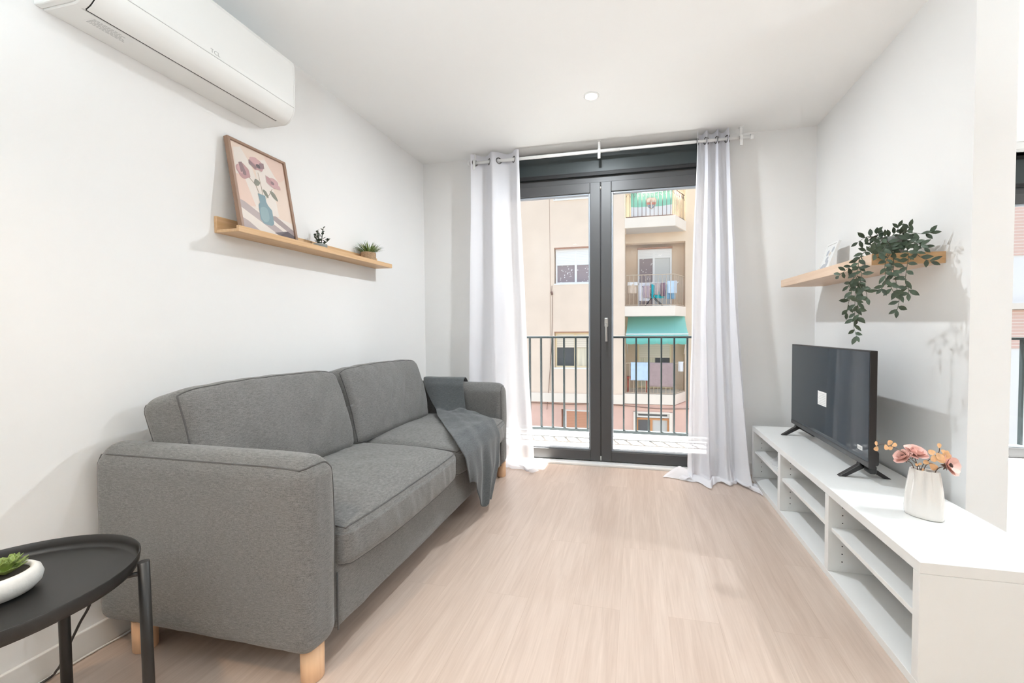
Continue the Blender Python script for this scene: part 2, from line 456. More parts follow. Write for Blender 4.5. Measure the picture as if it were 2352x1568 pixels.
bm = bx(1.405, 2.0, 4.10, 4.30, -.12, ZC); box(bm, 4.2, XR, 4.10, 4.30, -.12, ZC); box(bm, 1.27, XR, 4.10, 4.3, ZC, 4.2)
struct(obj('wall_bedroom_window', bm, WHITE))
struct(obj('baseboard_left', bx(WL, WL + .014, YB, YW, 0, .085), SKIRT, bevel=.003))
struct(obj('baseboard_right', bx(WR - .012, WR, 1.885, YW, 0, .085), SKIRT, bevel=.003))
bm = bx(WL + .014, -1.24, YW - .014, YW, 0, .085); box(bm, .68, WR - .012, YW - .014, YW, 0, .085)
struct(obj('baseboard_window', bm, SKIRT, bevel=.003))
struct(obj('trim_threshold', bx(-1.24, .68, 3.225, 3.36, 0, .016), SKIRT, bevel=.003))

# ---- french door with roller shutter box
def french_door(name, x0, x1, y, zt, boxtop, xc, handle=True, z0=.016):
    d = bpy.data.objects.new(name, None); COL.objects.link(d); d['kind'] = 'structure'; d.location = (0, 0, 0)
    fw = .06
    bm = bx(x0, x0 + fw, y + .012, y + .085, z0, zt); box(bm, x1 - fw, x1, y + .012, y + .085, z0, zt); box(bm, x0 + fw, x1 - fw, y + .012, y + .085, zt - .06, zt)
    box(bm, x0, x1, y + .02, y + .085, z0 - .03, z0 + .004)
    struct(obj('frame', bm, ANTH, d, bevel=.003))
    sh = bx(x0, x1, y - .012, y + .20, zt, boxtop)
    struct(obj('shutter_box', sh, ANTHG, d, bevel=.004))
    bm = bx(x0, x1, y - .018, y - .010, zt - .002, zt + .018); box(bm, x0, x1, y - .014, y - .008, zt + .022, zt + .03)
    struct(obj('cover_strip', bm, RUBBER, d))
    struct(obj('shadow_gap', bx(x0, x1, y + .03, y + .20, boxtop, boxtop + .045), INK, d))  # near-black strip standing in for the shade above the box
    st = .082; zb = z0 + .006; ztop = zt - .05
    for k, (a, b) in enumerate(((x0 + .045, xc - .003), (xc + .003, x1 - .045))):
        bm = bx(a, a + st, y, y + .07, zb, ztop); box(bm, b - st, b, y, y + .07, zb, ztop)
        box(bm, a + st, b - st, y, y + .07, ztop - st, ztop); box(bm, a + st, b - st, y, y + .07, zb, zb + st)
        s = struct(obj('sash', bm, ANTH, d, bevel=.004))
        bm = new(); g = .014
        A, B, Z0, Z1 = a + st, b - st, zb + st, ztop - st
        for (p, q, r, s2) in ((A, A + g, Z0, Z1), (B - g, B, Z0, Z1), (A + g, B - g, Z0, Z0 + g), (A + g, B - g, Z1 - g, Z1)):
            box(bm, p, q, y + .012, y + .05, r, s2)
        struct(obj('glazing_bead', bm, BEAD, s, bevel=.004))
        struct(obj('pane', bx(A + .002, B - .002, y + .03, y + .036, Z0 + .002, Z1 - .002), GLASS, s))
        if k == 1 and handle:
            hx = a + .042
            bm = RB(.0155, .007, .036, .0069, None, Matrix.Translation((hx, y - .006, 1.152))).mesh(2, 1, 4)
            hd = struct(obj('handle', bm, STEEL, s, smooth=True))
            bm = new(); tube(bm, catmull([(hx, y - .008, 1.135), (hx, y - .045, 1.137), (hx + .002, y - .056, 1.12), (hx + .003, y - .056, 1.06), (hx + .004, y - .054, 1.0)], 6), .0085, 10)
            struct(obj('lever', bm, STEEL, hd))
    struct(obj('seal', bx(xc - .004, xc + .004, y + .004, y + .06, zb, ztop), RUBBER, d))
    bm = new()
    for z in (2.215, .012 + z0):
        tube(bm, [(xc, y + .002, z), (xc, y + .002, z + .035)], .006, 8)
    struct(obj('hinge_cap', bm, STEEL, d))
    return d
french_door('door_1', -1.24, .68, 3.295, 2.328, 2.505, -.278)
french_door('window_2', 2.0, 4.2, 4.11, 2.25, 2.475, 2.55, False, .0)
struct(obj('trim_bedroom', bx(2.1, 4.2, 3.90, 3.98, 2.49, ZC), WMETAL, bevel=.003))

# ---- downlights
LENS_Z = ZC - .004
def downlight(x, y, label, power, col, spread=0, grp='recessed ceiling downlights'):
    t = thing('recessed_downlight', label, 'ceiling light', (x, y, ZC), grp)
    bm = new(); lathe(bm, [(.036, -.001), (.037, -.005), (.045, -.006), (.049, -.003), (.049, 0)], 40)
    obj('trim_ring', bm, WMETAL, t)
    bm = new(); rg = lathe(bm, [(.037, -.002)], 40)[0]; cap(bm, rg, True)
    obj('lens', bm, LAMPM, t)
    L = bpy.data.lights.new('downlight_lamp', 'AREA'); L.shape = 'DISK'; L.size = .07; L.energy = power; L.color = col
    if spread: L.spread = math.radians(spread)
    lo = bpy.data.objects.new('downlight_lamp', L); COL.objects.link(lo); lo.location = (0, 0, -.008); lo.parent = t
    return t
# =================================================================== SOFA
sofa = thing('sofa', 'grey fabric two-seat sofa with round beech legs along the left wall', 'sofa', (-1.37, 1.95, 0))
def rel(o_thing, bm):
    bmesh.ops.translate(bm, verts=bm.verts, vec=-Vector(o_thing.location)); return bm
def part(name, bm, m, t, **k):
    base = t
    off = Vector((0, 0, 0))
    while base is not None:
        off += Vector(base.location); base = base.parent
    bmesh.ops.translate(bm, verts=bm.verts, vec=-off)
    return obj(name, bm, m, t, **k)

def arm(yc, outer):
    hx, hy, hz = .425, .065, .292
    def disp(p, n):
        p = p.copy()
        if n.z > .5: p.z += .022 * (1 - (p.y / hy) ** 2) * n.z - .008 * max(0, (p.x - .25) / .17) ** 2
        k = max(0, -p.y * outer)
        side = abs(n.y)
        p.y += n.y * (.004 + .003 * fbm((p.x * 3, yc * 7, p.z * 3), 1, 2)) * (1 - min(1, abs(p.z) / hz) ** 4)
        if n.x > .4:    # vertical pulls on the rounded front
            p.x += .0035 * fbm((p.y * 26, yc, p.z * 4), 1, 2) + .004 * (1 - (p.z / hz) ** 2)
        low = max(0, (-p.z / hz - .75) / .25)
        p += n * (.004 * low * fbm((p.x * 9, p.y * 9, 3), 1, 2))
        return p
    rb = RB(hx, hy, hz, .048, disp, Matrix.Translation((-1.368, yc, .102 + hz)))
    a = part('armrest', rb.mesh(26, 3, 14), SOFA, sofa, smooth=True)
    e = hy * outer
    bm = new(); tube(bm, rb.path([(-hx, e, -hz * .9), (-hx, e, hz), (hx * .93, e, hz), (hx * .975, e * .7, hz), (hx, e * .2, hz), (hx, -e * .55, hz), (hx, -e, hz * .9), (hx, -e, -hz * .95)], 14), .0032, 6)
    part('piping', bm, PIPE, a)
    return a
arm(1.065, -1); arm(2.835, 1)
# body under the seat and the backrest frame
def base_disp(p, n):
    p = p.copy()
    if n.x > .5:
        p.x += .006 * fbm((0, p.y * 3, p.z * 3), 1, 2) + .011 * max(0, fbm((2, p.y * 13 + p.z * 4, p.z * 1.5), 1, 2)) * (.5 + 2.5 * max(0, p.z))
    return p
rb = RB(.425, .825, .125, .03, base_disp, Matrix.Translation((-1.378, 1.95, .102 + .125)))
part('seat_base', rb.mesh(8, 70, 10), SOFA, sofa, smooth=True)
for yy in (1.131, 2.769):
    bm = new(); tube(bm, [(-.953, yy, z) for z in (.11, .2, .3)], .003, 6); part('seam', bm, PIPE, sofa)
part('backrest_frame', RB(.075, .82, .29, .03, None, Matrix.Translation((-1.727, 1.95, .102 + .29))).mesh(3, 12, 6), SOFA, sofa, smooth=True)

def seat_cushion(y0, y1, seed):
    hx, hy, hz = .385, (y1 - y0) / 2, .078
    def disp(p, n):
        p = p.copy(); u = p.x / hx; v = p.y / hy
        c = max(0, 1 - u * u) ** .6 * max(0, 1 - v * v) ** .6
        if n.z > .3: p.z += .028 * c * n.z + .007 * fbm((p.x * 4, p.y * 4, seed), 1, 3) * c
        if n.z < -.3: p.z += .0
        if n.x > .35:
            z = p.z / hz
            p.x += .024 * (1 - v ** 4) * (1 - .45 * z * z)
            p.x += .0062 * fbm((seed, p.y * 26 + p.z * 8, p.z * 6), 1, 2) * (1 - abs(z) ** 3)
            p.z -= .014 * (1 - v * v) * (.5 - z * .5)
        if abs(n.y) > .4: p.y += n.y * .006 * (1 - u * u)
        p.z -= .018 * max(0, u) ** 2 * (1 if n.z > 0 else .4)
        return p
    rb = RB(hx, hy, hz, .034, disp, Matrix.Translation((-1.305, (y0 + y1) / 2, .352 + .042)))
    c = part('seat_cushion', rb.mesh(22, 56, 8), SOFA, sofa, smooth=True)
    bm = new(); tube(bm, rb.path([(-hx, -hy, hz), (hx, -hy, hz), (hx, hy, hz), (-hx, hy, hz)], 40), .0032, 6)
    tube(bm, rb.path([(-hx, -hy, -hz), (hx, -hy, -hz), (hx, hy, -hz), (-hx, hy, -hz)], 40), .0028, 6)
    part('piping', bm, PIPE, c)
seat_cushion(1.132, 1.972, 1.3); seat_cushion(1.978, 2.768, 6.1)

def back_cushion(y0, y1, seed, topdip=0.0):
    hx, hy, hz = .088, (y1 - y0) / 2, .215
    def disp(p, n):
        p = p.copy(); v = p.y / hy; w_ = p.z / hz
        c = max(0, 1 - v * v) ** .7 * max(0, 1 - w_ * w_) ** .7
        if n.x > .3:
            p.x += .052 * c * n.x
            p.x += .013 * fbm((p.y * 4.2, p.z * 3.2 + p.y * 2, seed), 1, 3) * (.25 + c)
            # soft pulls running down from the top seam
            f = max(0, noise.noise(Vector((p.y * 9 - p.z * 6, seed, p.z * 1.2))))
            p.x -= .032 * f * f * (1 - abs(w_)) * 2
            edge = max(0, (w_ - .55) / .45)
            p.x += .004 * edge * 1.6 * fbm((p.y * 22, seed, 2), 1, 2)
            low = max(0, (-w_ - .45) / .55)
            p.x += .004 * low * fbm((p.y * 15 - p.z * 20, seed, 5), 1, 2)
        if n.x < -.3: p.x -= .02 * c
        if n.z > .3: p.z += .012 * (1 - v * v) + .003 * fbm((p.y * 14, seed, 1), 1, 2) - topdip * .02
        p.z -= .014 * max(0, abs(v) - .8) / .2 * (1 if w_ > 0 else -.3)
        p.y += .008 * math.sin(p.z * 9 + seed) * (abs(v) ** 3)
        return p
    M_ = Matrix.Translation((-1.575, (y0 + y1) / 2, .452 + .212)) @ Matrix.Rotation(math.radians(-15.5), 4, 'Y')
    rb = RB(hx, hy, hz, .045, disp, M_)
    c = part('back_cushion', rb.mesh(6, 52, 30), SOFA, sofa, smooth=True)
    bm = new()
    tube(bm, rb.path([(hx, -hy, -hz), (hx, -hy, hz), (hx, hy, hz), (hx, hy, -hz), (hx, -hy, -hz)], 40), .0032, 6)
    tube(bm, rb.path([(-hx, -hy, -hz), (-hx, -hy, hz), (-hx, hy, hz), (-hx, hy, -hz)], 30), .0032, 6)
    part('piping', bm, PIPE, c)
back_cushion(1.085, 1.868, 2.2); back_cushion(1.876, 2.665, 7.7)
for (x, y) in ((-.993, 1.065), (-.985, 2.872), (-1.652, 1.05), (-1.652, 2.86)):
    bm = new(); r = lathe(bm, [(.030, .0), (.033, .004), (.034, .112)], 24, (x, y, 0)); cap(bm, r[0], True); cap(bm, r[-1])
    part('leg', bm, BEECH, sofa)

# throw over the far arm, across the seat and down the front
LS = [(0, (-1.60, 2.918, .60)), (.06, (-1.59, 2.915, .70)), (.10, (-1.58, 2.86, .737)), (.15, (-1.575, 2.80, .735)), (.20, (-1.545, 2.755, .69)),
      (.34, (-1.40, 2.66, .515)), (.42, (-1.32, 2.52, .505)), (.68, (-.985, 2.06, .492)), (.735, (-.905, 1.965, .468)), (.77, (-.870, 1.955, .425)), (.86, (-.872, 1.985, .33)), (1, (-.876, 2.01, .275))]
RS = [(0, (-1.27, 2.925, .60)), (.06, (-1.265, 2.918, .70)), (.10, (-1.255, 2.86, .735)), (.15, (-1.245, 2.80, .733)), (.20, (-1.235, 2.757, .69)),
      (.34, (-1.20, 2.725, .515)), (.42, (-1.12, 2.69, .508)), (.68, (-.925, 2.54, .492)), (.735, (-.89, 2.51, .46)), (.77, (-.866, 2.495, .41)), (.86, (-.862, 2.435, .26)), (1, (-.868, 2.30, .085))]
def throw_at(u, s):
    a = polyl(LS, s); b = polyl(RS, s); p = a.lerp(b, u)
    hang = max(0, min(1, (s - .74) / .12)); seatk = max(0, min(1, (s - .3) / .1)) * (1 - hang)
    e = 4 * u * (1 - u)
    # lengthwise folds that gather towards the hanging end
    f = math.sin(u * 15 + s * 5) * .5 + math.sin(u * 27 - s * 3 + 1) * .3
    if hang > 0:
        p.x += hang * (.012 + .022 * f * e ** .4)
        tip = math.exp(-((u - .52) / .22) ** 2)
        k = max(0, (s - .8) / .2)
        p.z -= .105 * tip * k; p.y += .05 * tip * k
        p.z += .02 * math.sin(u * 11) * k
    p.z += seatk * (.010 + .006 * f * e + .008 * fbm((p.x * 6, p.y * 6, 4), 1, 2) + .010 * e)
    if s < .32: p.z += .004 * fbm((p.x * 9, p.y * 9, s * 9), 1, 2)
    if .18 < s < .44:
        w2 = math.sin((s - .18) / .26 * PI); p.y -= .018 * e * w2; p.z += .012 * w2 * math.sin(u * 9 + s * 20)
    return p
o = sheet(throw_at, 46, 96, 'throw_blanket', THROW, solid=.007, subsurf=1)
tag(o, 'charcoal fleece throw draped over the far sofa arm and hanging off the seat', 'blanket')

# =================================================================== AIR CONDITIONER
ac = thing('air_conditioner', 'white wall-mounted split air conditioner high on the left wall', 'air conditioner', (WL, 1.316, 2.098))
prof = [(0, 2.098), (.132, 2.098), (.142, 2.1), (.158, 2.108), (.174, 2.122), (.187, 2.142), (.195, 2.166), (.197, 2.19), (.197, 2.375), (.192, 2.392), (.178, 2.40), (0, 2.40)]
def dense(L): return [(v.x, v.y) for v in catmull([(a, b, 0) for a, b in L], 5)]
prof = prof[:1] + dense(prof[1:8]) + prof[8:]
def acx(dx): return WL + dx
y0, y1 = .921, 1.712
bm = new(); prism(bm, [(acx(a), b) for a, b in prof], y0 + .02, y1 - .012)
# rounded end caps
for (ya, yb) in ((y0 + .02, y0), (y1 - .012, y1)):
    cxa = .10; cz = 2.25
    prism(bm, [(acx(a * (.985 if a else 1)), lerp(cz, b, .985)) for a, b in prof], ya, yb)
body = part('body', bm, PLASTIC, ac, bevel=.004)
# outlet flap lying in the curved bottom edge, dark slot along its inner edge
fl = [(.139, 2.0955), (.158, 2.1045), (.175, 2.119), (.1895, 2.140), (.1975, 2.164), (.1985, 2.170), (.196, 2.171), (.150, 2.118)]
bm = new(); prism(bm, [(acx(a), b) for a, b in dense(fl[:6]) + fl[6:]], .968, 1.652)
flap = part('outlet_flap', bm, PLASTIC, ac, bevel=.0012)
bm = bx(acx(.1335), acx(.1385), .968, 1.655, 2.0962, 2.110); prism(bm, [(acx(q), z + .0012) for q, z in fl[:6]] + [(acx(q - .006), z + .012) for q, z in fl[:6][::-1]], .9655, .968)
part('air_slot', bm, INK, ac)
bm = bx(acx(.128), acx(.1325), .962, 1.658, 2.0965, 2.110); box(bm, acx(.1965), acx(.1982), .93, 1.70, 2.172, 2.1745)
part('panel_joint', bm, SEAMG, ac)
# maker's letters on the front panel and the small print underneath
def text(body_, size, m, name, parent, mw, extr=.0004, align='CENTER'):
    cu = bpy.data.curves.new(name, 'FONT'); cu.body = body_; cu.size = size; cu.extrude = extr; cu.align_x = align; cu.align_y = 'CENTER'
    t = bpy.data.objects.new('tmp', cu); COL.objects.link(t)
    dg = bpy.context.evaluated_depsgraph_get(); me = bpy.data.meshes.new_from_object(t.evaluated_get(dg))
    bpy.data.objects.remove(t); me.name = name
    me.transform(mw)
    off = Vector((0, 0, 0)); b = parent
    while b is not None: off += Vector(b.location); b = b.parent
    me.transform(Matrix.Translation(-off))
    me.materials.clear()
    return link(name, me, m, parent)
def basis(x, y, o):     # text x axis, y axis, origin
    x = Vector(x).normalized(); y = Vector(y).normalized(); z = x.cross(y)
    return Matrix(((x.x, y.x, z.x, o[0]), (x.y, y.y, z.y, o[1]), (x.z, y.z, z.z, o[2]), (0, 0, 0, 1)))
text('TCL', .0205, GREYINK, 'logo', ac, basis((0, 1, 0), (0, 0, 1), (acx(.1974), 1.322, 2.188)))
st = part('warning_sticker', bx(acx(.070), acx(.116), .998, 1.108, 2.0974, 2.0979), PAPER, ac)
bm = new(); rr = random.Random(4)
for k in range(7):
    x = acx(.074 + k * .0058); yy = 1.002
    while yy < 1.098 - k * .004:
        L = rr.uniform(.004, .011); box(bm, x, x + .0024, yy, min(yy + L, 1.102), 2.0970, 2.0975); yy += L + .0025
part('small_print', bm, GREYINK, st)

# =================================================================== LEFT LEDGE AND WHAT STANDS ON IT
led = thing('picture_ledge', 'long oak picture ledge on the left wall above the sofa', 'shelf', (WL, 2.02, 1.53))
Y0, Y1 = 1.457, 2.593
part('back_panel', bx(WL, WL + .014, Y0, Y1, 1.53, 1.603), OAK, led, bevel=.0015)
part('bottom_panel', bx(WL + .014, -1.703, Y0, Y1, 1.53, 1.543), OAK, led, bevel=.0015)
part('front_lip', bx(-1.703, -1.690, Y0, Y1, 1.53, 1.557), OAK, led, bevel=.0015)
led.rotation_euler = (math.radians(.45), 0, 0)

# framed print leaning on the wall
FW, FH = .310, .432
fp = thing('framed_print', 'brown framed poppy print leaning on the left picture ledge', 'picture', (-1.722, 1.502, 1.546))
tilt = math.atan2(.074, FH)
fp.rotation_euler = (0, -tilt, 0)
# local frame: x out of the wall, y along the wall, z up
def fpart(name, bm, m, **k): return obj(name, bm, m, fp, **k)
b_ = .0125
fpart('frame_side', bx(-.022, 0, 0, b_, 0, FH), WALNUT, bevel=.001); fpart('frame_side', bx(-.022, 0, FW - b_, FW, 0, FH), WALNUT, bevel=.001)
fpart('frame_rail', bx(-.022, 0, b_, FW - b_, FH - b_, FH), WALNUTX, bevel=.001); fpart('frame_rail', bx(-.022, 0, b_, FW - b_, 0, b_), WALNUTX, bevel=.001)
ART = {n: mat('print_' + n, c, .6) for n, c in dict(peach=(.86, .70, .59), cream=(.86, .78, .71), blush=(.84, .63, .53), mauve=(.42, .34, .33), mauve2=(.52, .43, .42), teal=(.23, .34, .38),
       tealL=(.31, .43, .45), rose=(.53, .31, .31), roseL=(.66, .41, .41), roseD=(.30, .20, .21), stem=(.40, .30, .22), leafg=(.27, .27, .22), black=(.16, .13, .14)).items()}
names = list(ART); bm = new(); depth = [0]
PW, PH = FW - 2 * b_, FH - 2 * b_
def shape(pts, m, soft=False):
    if soft:
        Q = [Vector((*q, 0)) for q in pts]; Q = catmull(Q[-1:] + Q + Q[:2], 4); pts = [tuple(q[:2]) for q in Q[4:-4]][:-1]
    depth[0] += 1; x = -.0085 + depth[0] * .00005
    vs_ = [bm.verts.new((x, b_ + max(0, min(1, u)) * PW, b_ + max(0, min(1, v)) * PH)) for u, v in pts]
    f = bm.faces.new(vs_); f.material_index = names.index(m)
def blob(cu, cv, ru, rv, m, n=14, seed=0, a0=0, a1=2 * PI, jag=.16):
    r2 = random.Random(seed)
    shape([(cu + ru * math.cos(a0 + (a1 - a0) * k / n) * (1 + r2.uniform(-jag, jag)), cv + rv * math.sin(a0 + (a1 - a0) * k / n) * (1 + r2.uniform(-jag, jag))) for k in range(n)], m, True)
def stroke(pts, w_, m):
    P = [Vector((a, b, 0)) for a, b in pts]
    for a, b in zip(P, P[1:]):
        t = (b - a).normalized(); s = Vector((-t.y, t.x * PW / PH, 0)) * w_
        shape([(a + s)[:2], (b + s)[:2], (b - s)[:2], (a - s)[:2]], m)
shape([(0, 0), (1, 0), (1, 1), (0, 1)], 'peach')
shape([(.05, .93), (.18, .97), (.33, .80), (.42, .55), (.36, .28), (0, .30), (.03, .62)], 'cream')
shape([(.62, 1), (1, 1), (1, .80), (.86, .72), (.66, .86)], 'blush')
shape([(.40, .86), (.62, .95), (.84, .70), (.92, .30), (.62, .24), (.40, .40)], 'cream')
shape([(.0, .62), (.16, .64), (.30, .30), (.0, .26)], 'blush')
shape([(.70, .62), (1, .76), (1, .24), (.74, .22)], 'peach')
shape([(0, .30), (1, .22), (1, 0), (0, 0)], 'cream')
shape([(0, .335), (.10, .32), (1.0, -.02), (.74, -.02), (0, .25)], 'mauve2')
shape([(.52, .235), (.66, .255), (1.0, .13), (1.0, .05), (.66, .17)], 'mauve')
shape([(0, .13), (.12, .10), (.34, 0), (0, 0)], 'mauve2')
shape([(.58, .04), (.78, .0), (1, 0), (1, .06), (.86, .10)], 'black')
stroke([(.245, .64), (.36, .57), (.40, .47)], .006, 'stem'); stroke([(.44, .74), (.46, .58), (.465, .45)], .005, 'stem'); stroke([(.68, .60), (.60, .51), (.53, .45)], .005, 'stem')
for (c, e, w_) in (((.33, .585), (.45, .62), .045), ((.48, .545), (.57, .46), .035), ((.62, .56), (.76, .46), .04)):
    a = Vector((*c, 0)); b = Vector((*e, 0)); t = b - a; s = Vector((-t.y, t.x, 0)).normalized() * w_
    shape([c, tuple((a + t * .35 + s)[:2]), tuple((a + t * .7 + s * .8)[:2]), e, tuple((a + t * .6 - s * .7)[:2]), tuple((a + t * .25 - s * .6)[:2])], 'leafg', True)
shape([(.37, .475), (.51, .475), (.51, .40), (.535, .36), (.60, .315), (.60, .15), (.55, .115), (.40, .115), (.345, .16), (.345, .33), (.385, .37)], 'teal', False)
shape([(.38, .30), (.50, .32), (.52, .20), (.44, .14), (.37, .18)], 'tealL', True)
blob(.17, .685, .115, .085, 'rose', 12, 3); blob(.12, .70, .05, .06, 'roseL', 8, 5); shape([(.12, .66), (.10, .77), (.16, .79), (.2, .70)], 'roseD'); blob(.18, .67, .035, .035, 'roseD', 8, 1)
blob(.44, .84, .145, .075, 'rose', 13, 8); blob(.42, .875, .10, .04, 'roseL', 9, 2); shape([(.30, .86), (.29, .81), (.40, .77), (.44, .80)], 'roseD'); shape([(.50, .87), (.58, .885), (.58, .82), (.48, .79), (.46, .82)], 'roseD'); blob(.46, .82, .04, .025, 'black', 8, 9)
blob(.71, .68, .125, .062, 'roseL', 12, 21); shape([(.58, .745), (.66, .73), (.72, .67), (.66, .635), (.59, .69)], 'rose'); blob(.70, .675, .035, .022, 'roseD', 8, 6); blob(.80, .645, .055, .03, 'roseL', 9, 11)
fpart('print', bm, [ART[n] for n in names])
fpart('glazing', bx(-.0052, -.0042, b_, FW - b_, b_, FH - b_), mat_glass('picture_glass', (.99, .99, .99), 1.2))

# small dark succulent
pl = thing('potted_succulent', 'small dark succulent in a pale pot half hidden behind the ledge lip', 'plant', (-1.757, 2.0, 1.5475))
bm = new(); r = lathe(bm, [(.026, 0), (.033, .006), (.036, .03), (.034, .036), (.030, .036), (.029, .028)], 28); cap(bm, r[0], True)
obj('pot', bm, CONC, pl)
bm = new(); r = lathe(bm, [(.0295, .029), (.001, .031)], 20); obj('soil', bm, SOIL, pl)
bm = new(); rr = random.Random(8)
for (sx, sy, h) in ((0, .012, .10), (.008, -.02, .07), (-.008, .0, .06), (.01, .024, .04), (-.01, -.01, .05)):
    top = Vector((sx * 1.8, sy * 1.9, .03 + h)); b0 = Vector((sx * .4, sy * .4, .03))
    tube(bm, [b0, top], .0022, 6)
    for k in range(9):
        t = k / 8; a = k * 2.4 + sx * 99; p = b0.lerp(top, t); d = Vector((math.cos(a), math.sin(a), .35 + .5 * t))
        leaf(bm, p, d, (0, 0, 1), rr.uniform(.021, .028) * (1.15 - .45 * t), .0155, -.1, .35)
obj('leaves', bm, SUCCD, pl)
# grass in a jute pot
pl = thing('grass_plant', 'small artificial grass plant in a jute-wrapped pot on the ledge end', 'plant', (-1.757, 2.425, 1.5505))
bm = new(); r = lathe(bm, [(.040, 0), (.046, .004)] + [(.046 + .0022 * abs(math.sin(k * PI / 2.0 * .9 + .4)), .006 + k * .0029) for k in range(20)] + [(.044, .066), (.041, .064), (.040, .05)], 40); cap(bm, r[0], True)
obj('pot', bm, JUTE, pl)
bm = new(); r = lathe(bm, [(.041, .052), (.001, .056)], 20); obj('soil', bm, SOIL, pl)
GR2 = mat('grass_blade_pale', (.27, .38, .13), .5, var=.4, vscale=60)
bm = new(); rr = random.Random(5)
for k in range(150):
    a = rr.uniform(0, 2 * PI); q = rr.random() ** .6; b0 = Vector((math.cos(a), math.sin(a), 0)) * (.034 * q) + Vector((0, 0, .056))
    lean = .25 + .95 * q * rr.uniform(.6, 1.1); L = rr.uniform(.055, .105) * (1.05 - .25 * q)
    d = Vector((math.cos(a) * lean, math.sin(a) * lean, 1)).normalized()
    leaf(bm, b0, d, (-math.cos(a), -math.sin(a), .6), L, rr.uniform(.004, .0065), rr.uniform(.1, .45), .3, mi=1 if rr.random() < .35 else 0)
obj('blades', bm, [GRASSM, GR2], pl)
# =================================================================== TRAY TABLE
tt = thing('tray_table', 'round black metal tray table beside the near sofa arm', 'side table', (-1.382, .590, 0))
R_ = .239; zt = .53
bm = new(); r = lathe(bm, [(.001, zt - .030), (R_ - .012, zt - .030), (R_ - .006, zt - .027), (R_ - .003, zt - .018), (R_ - .0015, zt), (R_, zt + .0012), (R_ + .0012, zt), (R_ - .001, zt - .02), (R_ - .004, zt - .031), (R_ - .012, zt - .0335), (.001, zt - .0335)], 96)
obj('tray', bm, BLACK, tt)
for k, (dx, dy) in enumerate(((.187, .170), (-.150, .196), (.150, -.196), (-.187, -.170))):
    d = Vector((dx, dy, 0)).normalized() * (R_ + .014)
    bm = new(); tube(bm, [(d.x * 1.02, d.y * 1.02, 0), (d.x, d.y, zt - .012)], .0115, 14)
    obj('leg', bm, BLACK, tt)
bm = new(); tube(bm, [((R_ - .035) * math.cos(2 * PI * k / 64), (R_ - .035) * math.sin(2 * PI * k / 64), zt - .040) for k in range(64)], .0065, 8, closed=True)
for dx, dy in ((.187, .170), (-.150, .196), (.150, -.196), (-.187, -.170)):
    d = Vector((dx, dy, 0)).normalized(); tube(bm, [d * (R_ - .035) + Vector((0, 0, zt - .040)), d * (R_ + .014) + Vector((0, 0, zt - .040))], .006, 8)
obj('support_ring', bm, BLACK, tt)
bw = thing('succulent_bowl', 'green succulent in a rough white bowl on the black tray table', 'plant', (-1.388, .604, .5005))
bm = new(); r = lathe(bm, [(.044, 0), (.060, .006), (.070, .018), (.073, .032), (.069, .046), (.061, .053), (.056, .053), (.052, .045)], 48); cap(bm, r[0], True)
obj('bowl', bm, STONE, bw)
bm = new(); lathe(bm, [(.0535, .046), (.001, .048)], 24); obj('soil', bm, SOIL, bw)
bm = new(); rr = random.Random(3)
for (cx, cy, sc) in ((.020, .012, 1), (-.028, -.006, 1.0), (.0, -.03, .8), (-.006, .034, .8)):
    for ring_, (n, el, L) in enumerate(((7, .35, .038), (7, .75, .036), (6, 1.15, .03), (4, 1.4, .022))):
        for k in range(n):
            a = 2 * PI * (k + .5 * ring_) / n + cx * 40; d = Vector((math.cos(a) * math.cos(el), math.sin(a) * math.cos(el), math.sin(el)))
            leaf(bm, (cx, cy, .048 + .004 * ring_), d, (0, 0, 1) if el < 1 else (-math.cos(a), -math.sin(a), .2), L * sc, .020 * sc, -.25, .55)
obj('leaves', bm, SUCC, bw, smooth=True, subsurf=1, solid=.0018)
# loose cables by the wall
bm = new(); tube(bm, catmull([(-1.815, .93, .40), (-1.70, .94, .34), (-1.62, .895, .275), (-1.645, .88, .205), (-1.70, .876, .11), (-1.765, .89, .035), (-1.795, .86, .005), (-1.80, .60, .005)], 8), .0035, 8)
tag(obj('power_cable', bm, BLKPL), 'thin black cable hanging behind the black tray table', 'cable')
bm = new(); tube(bm, catmull([(-1.803, .55, .006), (-1.80, .80, .006), (-1.797, 1.00, .006), (-1.79, 1.08, .006), (-1.80, 1.2, .006), (-1.801, 1.6, .006)], 8), .0035, 8)
tag(obj('white_cable', bm, PLASTIC), 'thin white cable lying on the floor along the left baseboard', 'cable')

# =================================================================== TV BENCH
BZ = .396; bnch = thing('tv_bench', 'long low white open-shelf bench under the television', 'cabinet', (1.026, 2.268, 0))
bx0, bx1, by0, by1 = .823, 1.230, 1.385, 3.152
part('top_panel', bx(bx0, bx1, by0, by1, BZ - .034, BZ), LACQ, bnch, bevel=.0012)
part('bottom_panel', bx(bx0, bx1, by0, by1, .0, .030), LACQ, bnch, bevel=.0012)
part('end_panel', bx(bx0, bx1, by0, by0 + .030, .0305, BZ - .0345), LACQ, bnch, bevel=.0012)
part('end_panel', bx(bx0, bx1, by1 - .030, by1, .0305, BZ - .0345), LACQ, bnch, bevel=.0012)
divs = [(1.965, 1.999), (2.572, 2.612)]
for a, b in divs: part('divider', bx(bx0, bx1, a, b, .0305, BZ - .0345), LACQ, bnch, bevel=.0012)
part('back_panel', bx(bx1 - .008, bx1 - .002, by0 + .03, by1 - .03, .031, BZ - .035), LACQ, bnch)
bays = [(by0 + .0305, 1.9645), (1.9995, 2.5715), (2.6125, by1 - .0305)]
for a, b in bays: part('shelf', bx(bx0 + .012, bx1 - .009, a, b, .206, .224), LACQ, bnch, bevel=.001)
hole = None
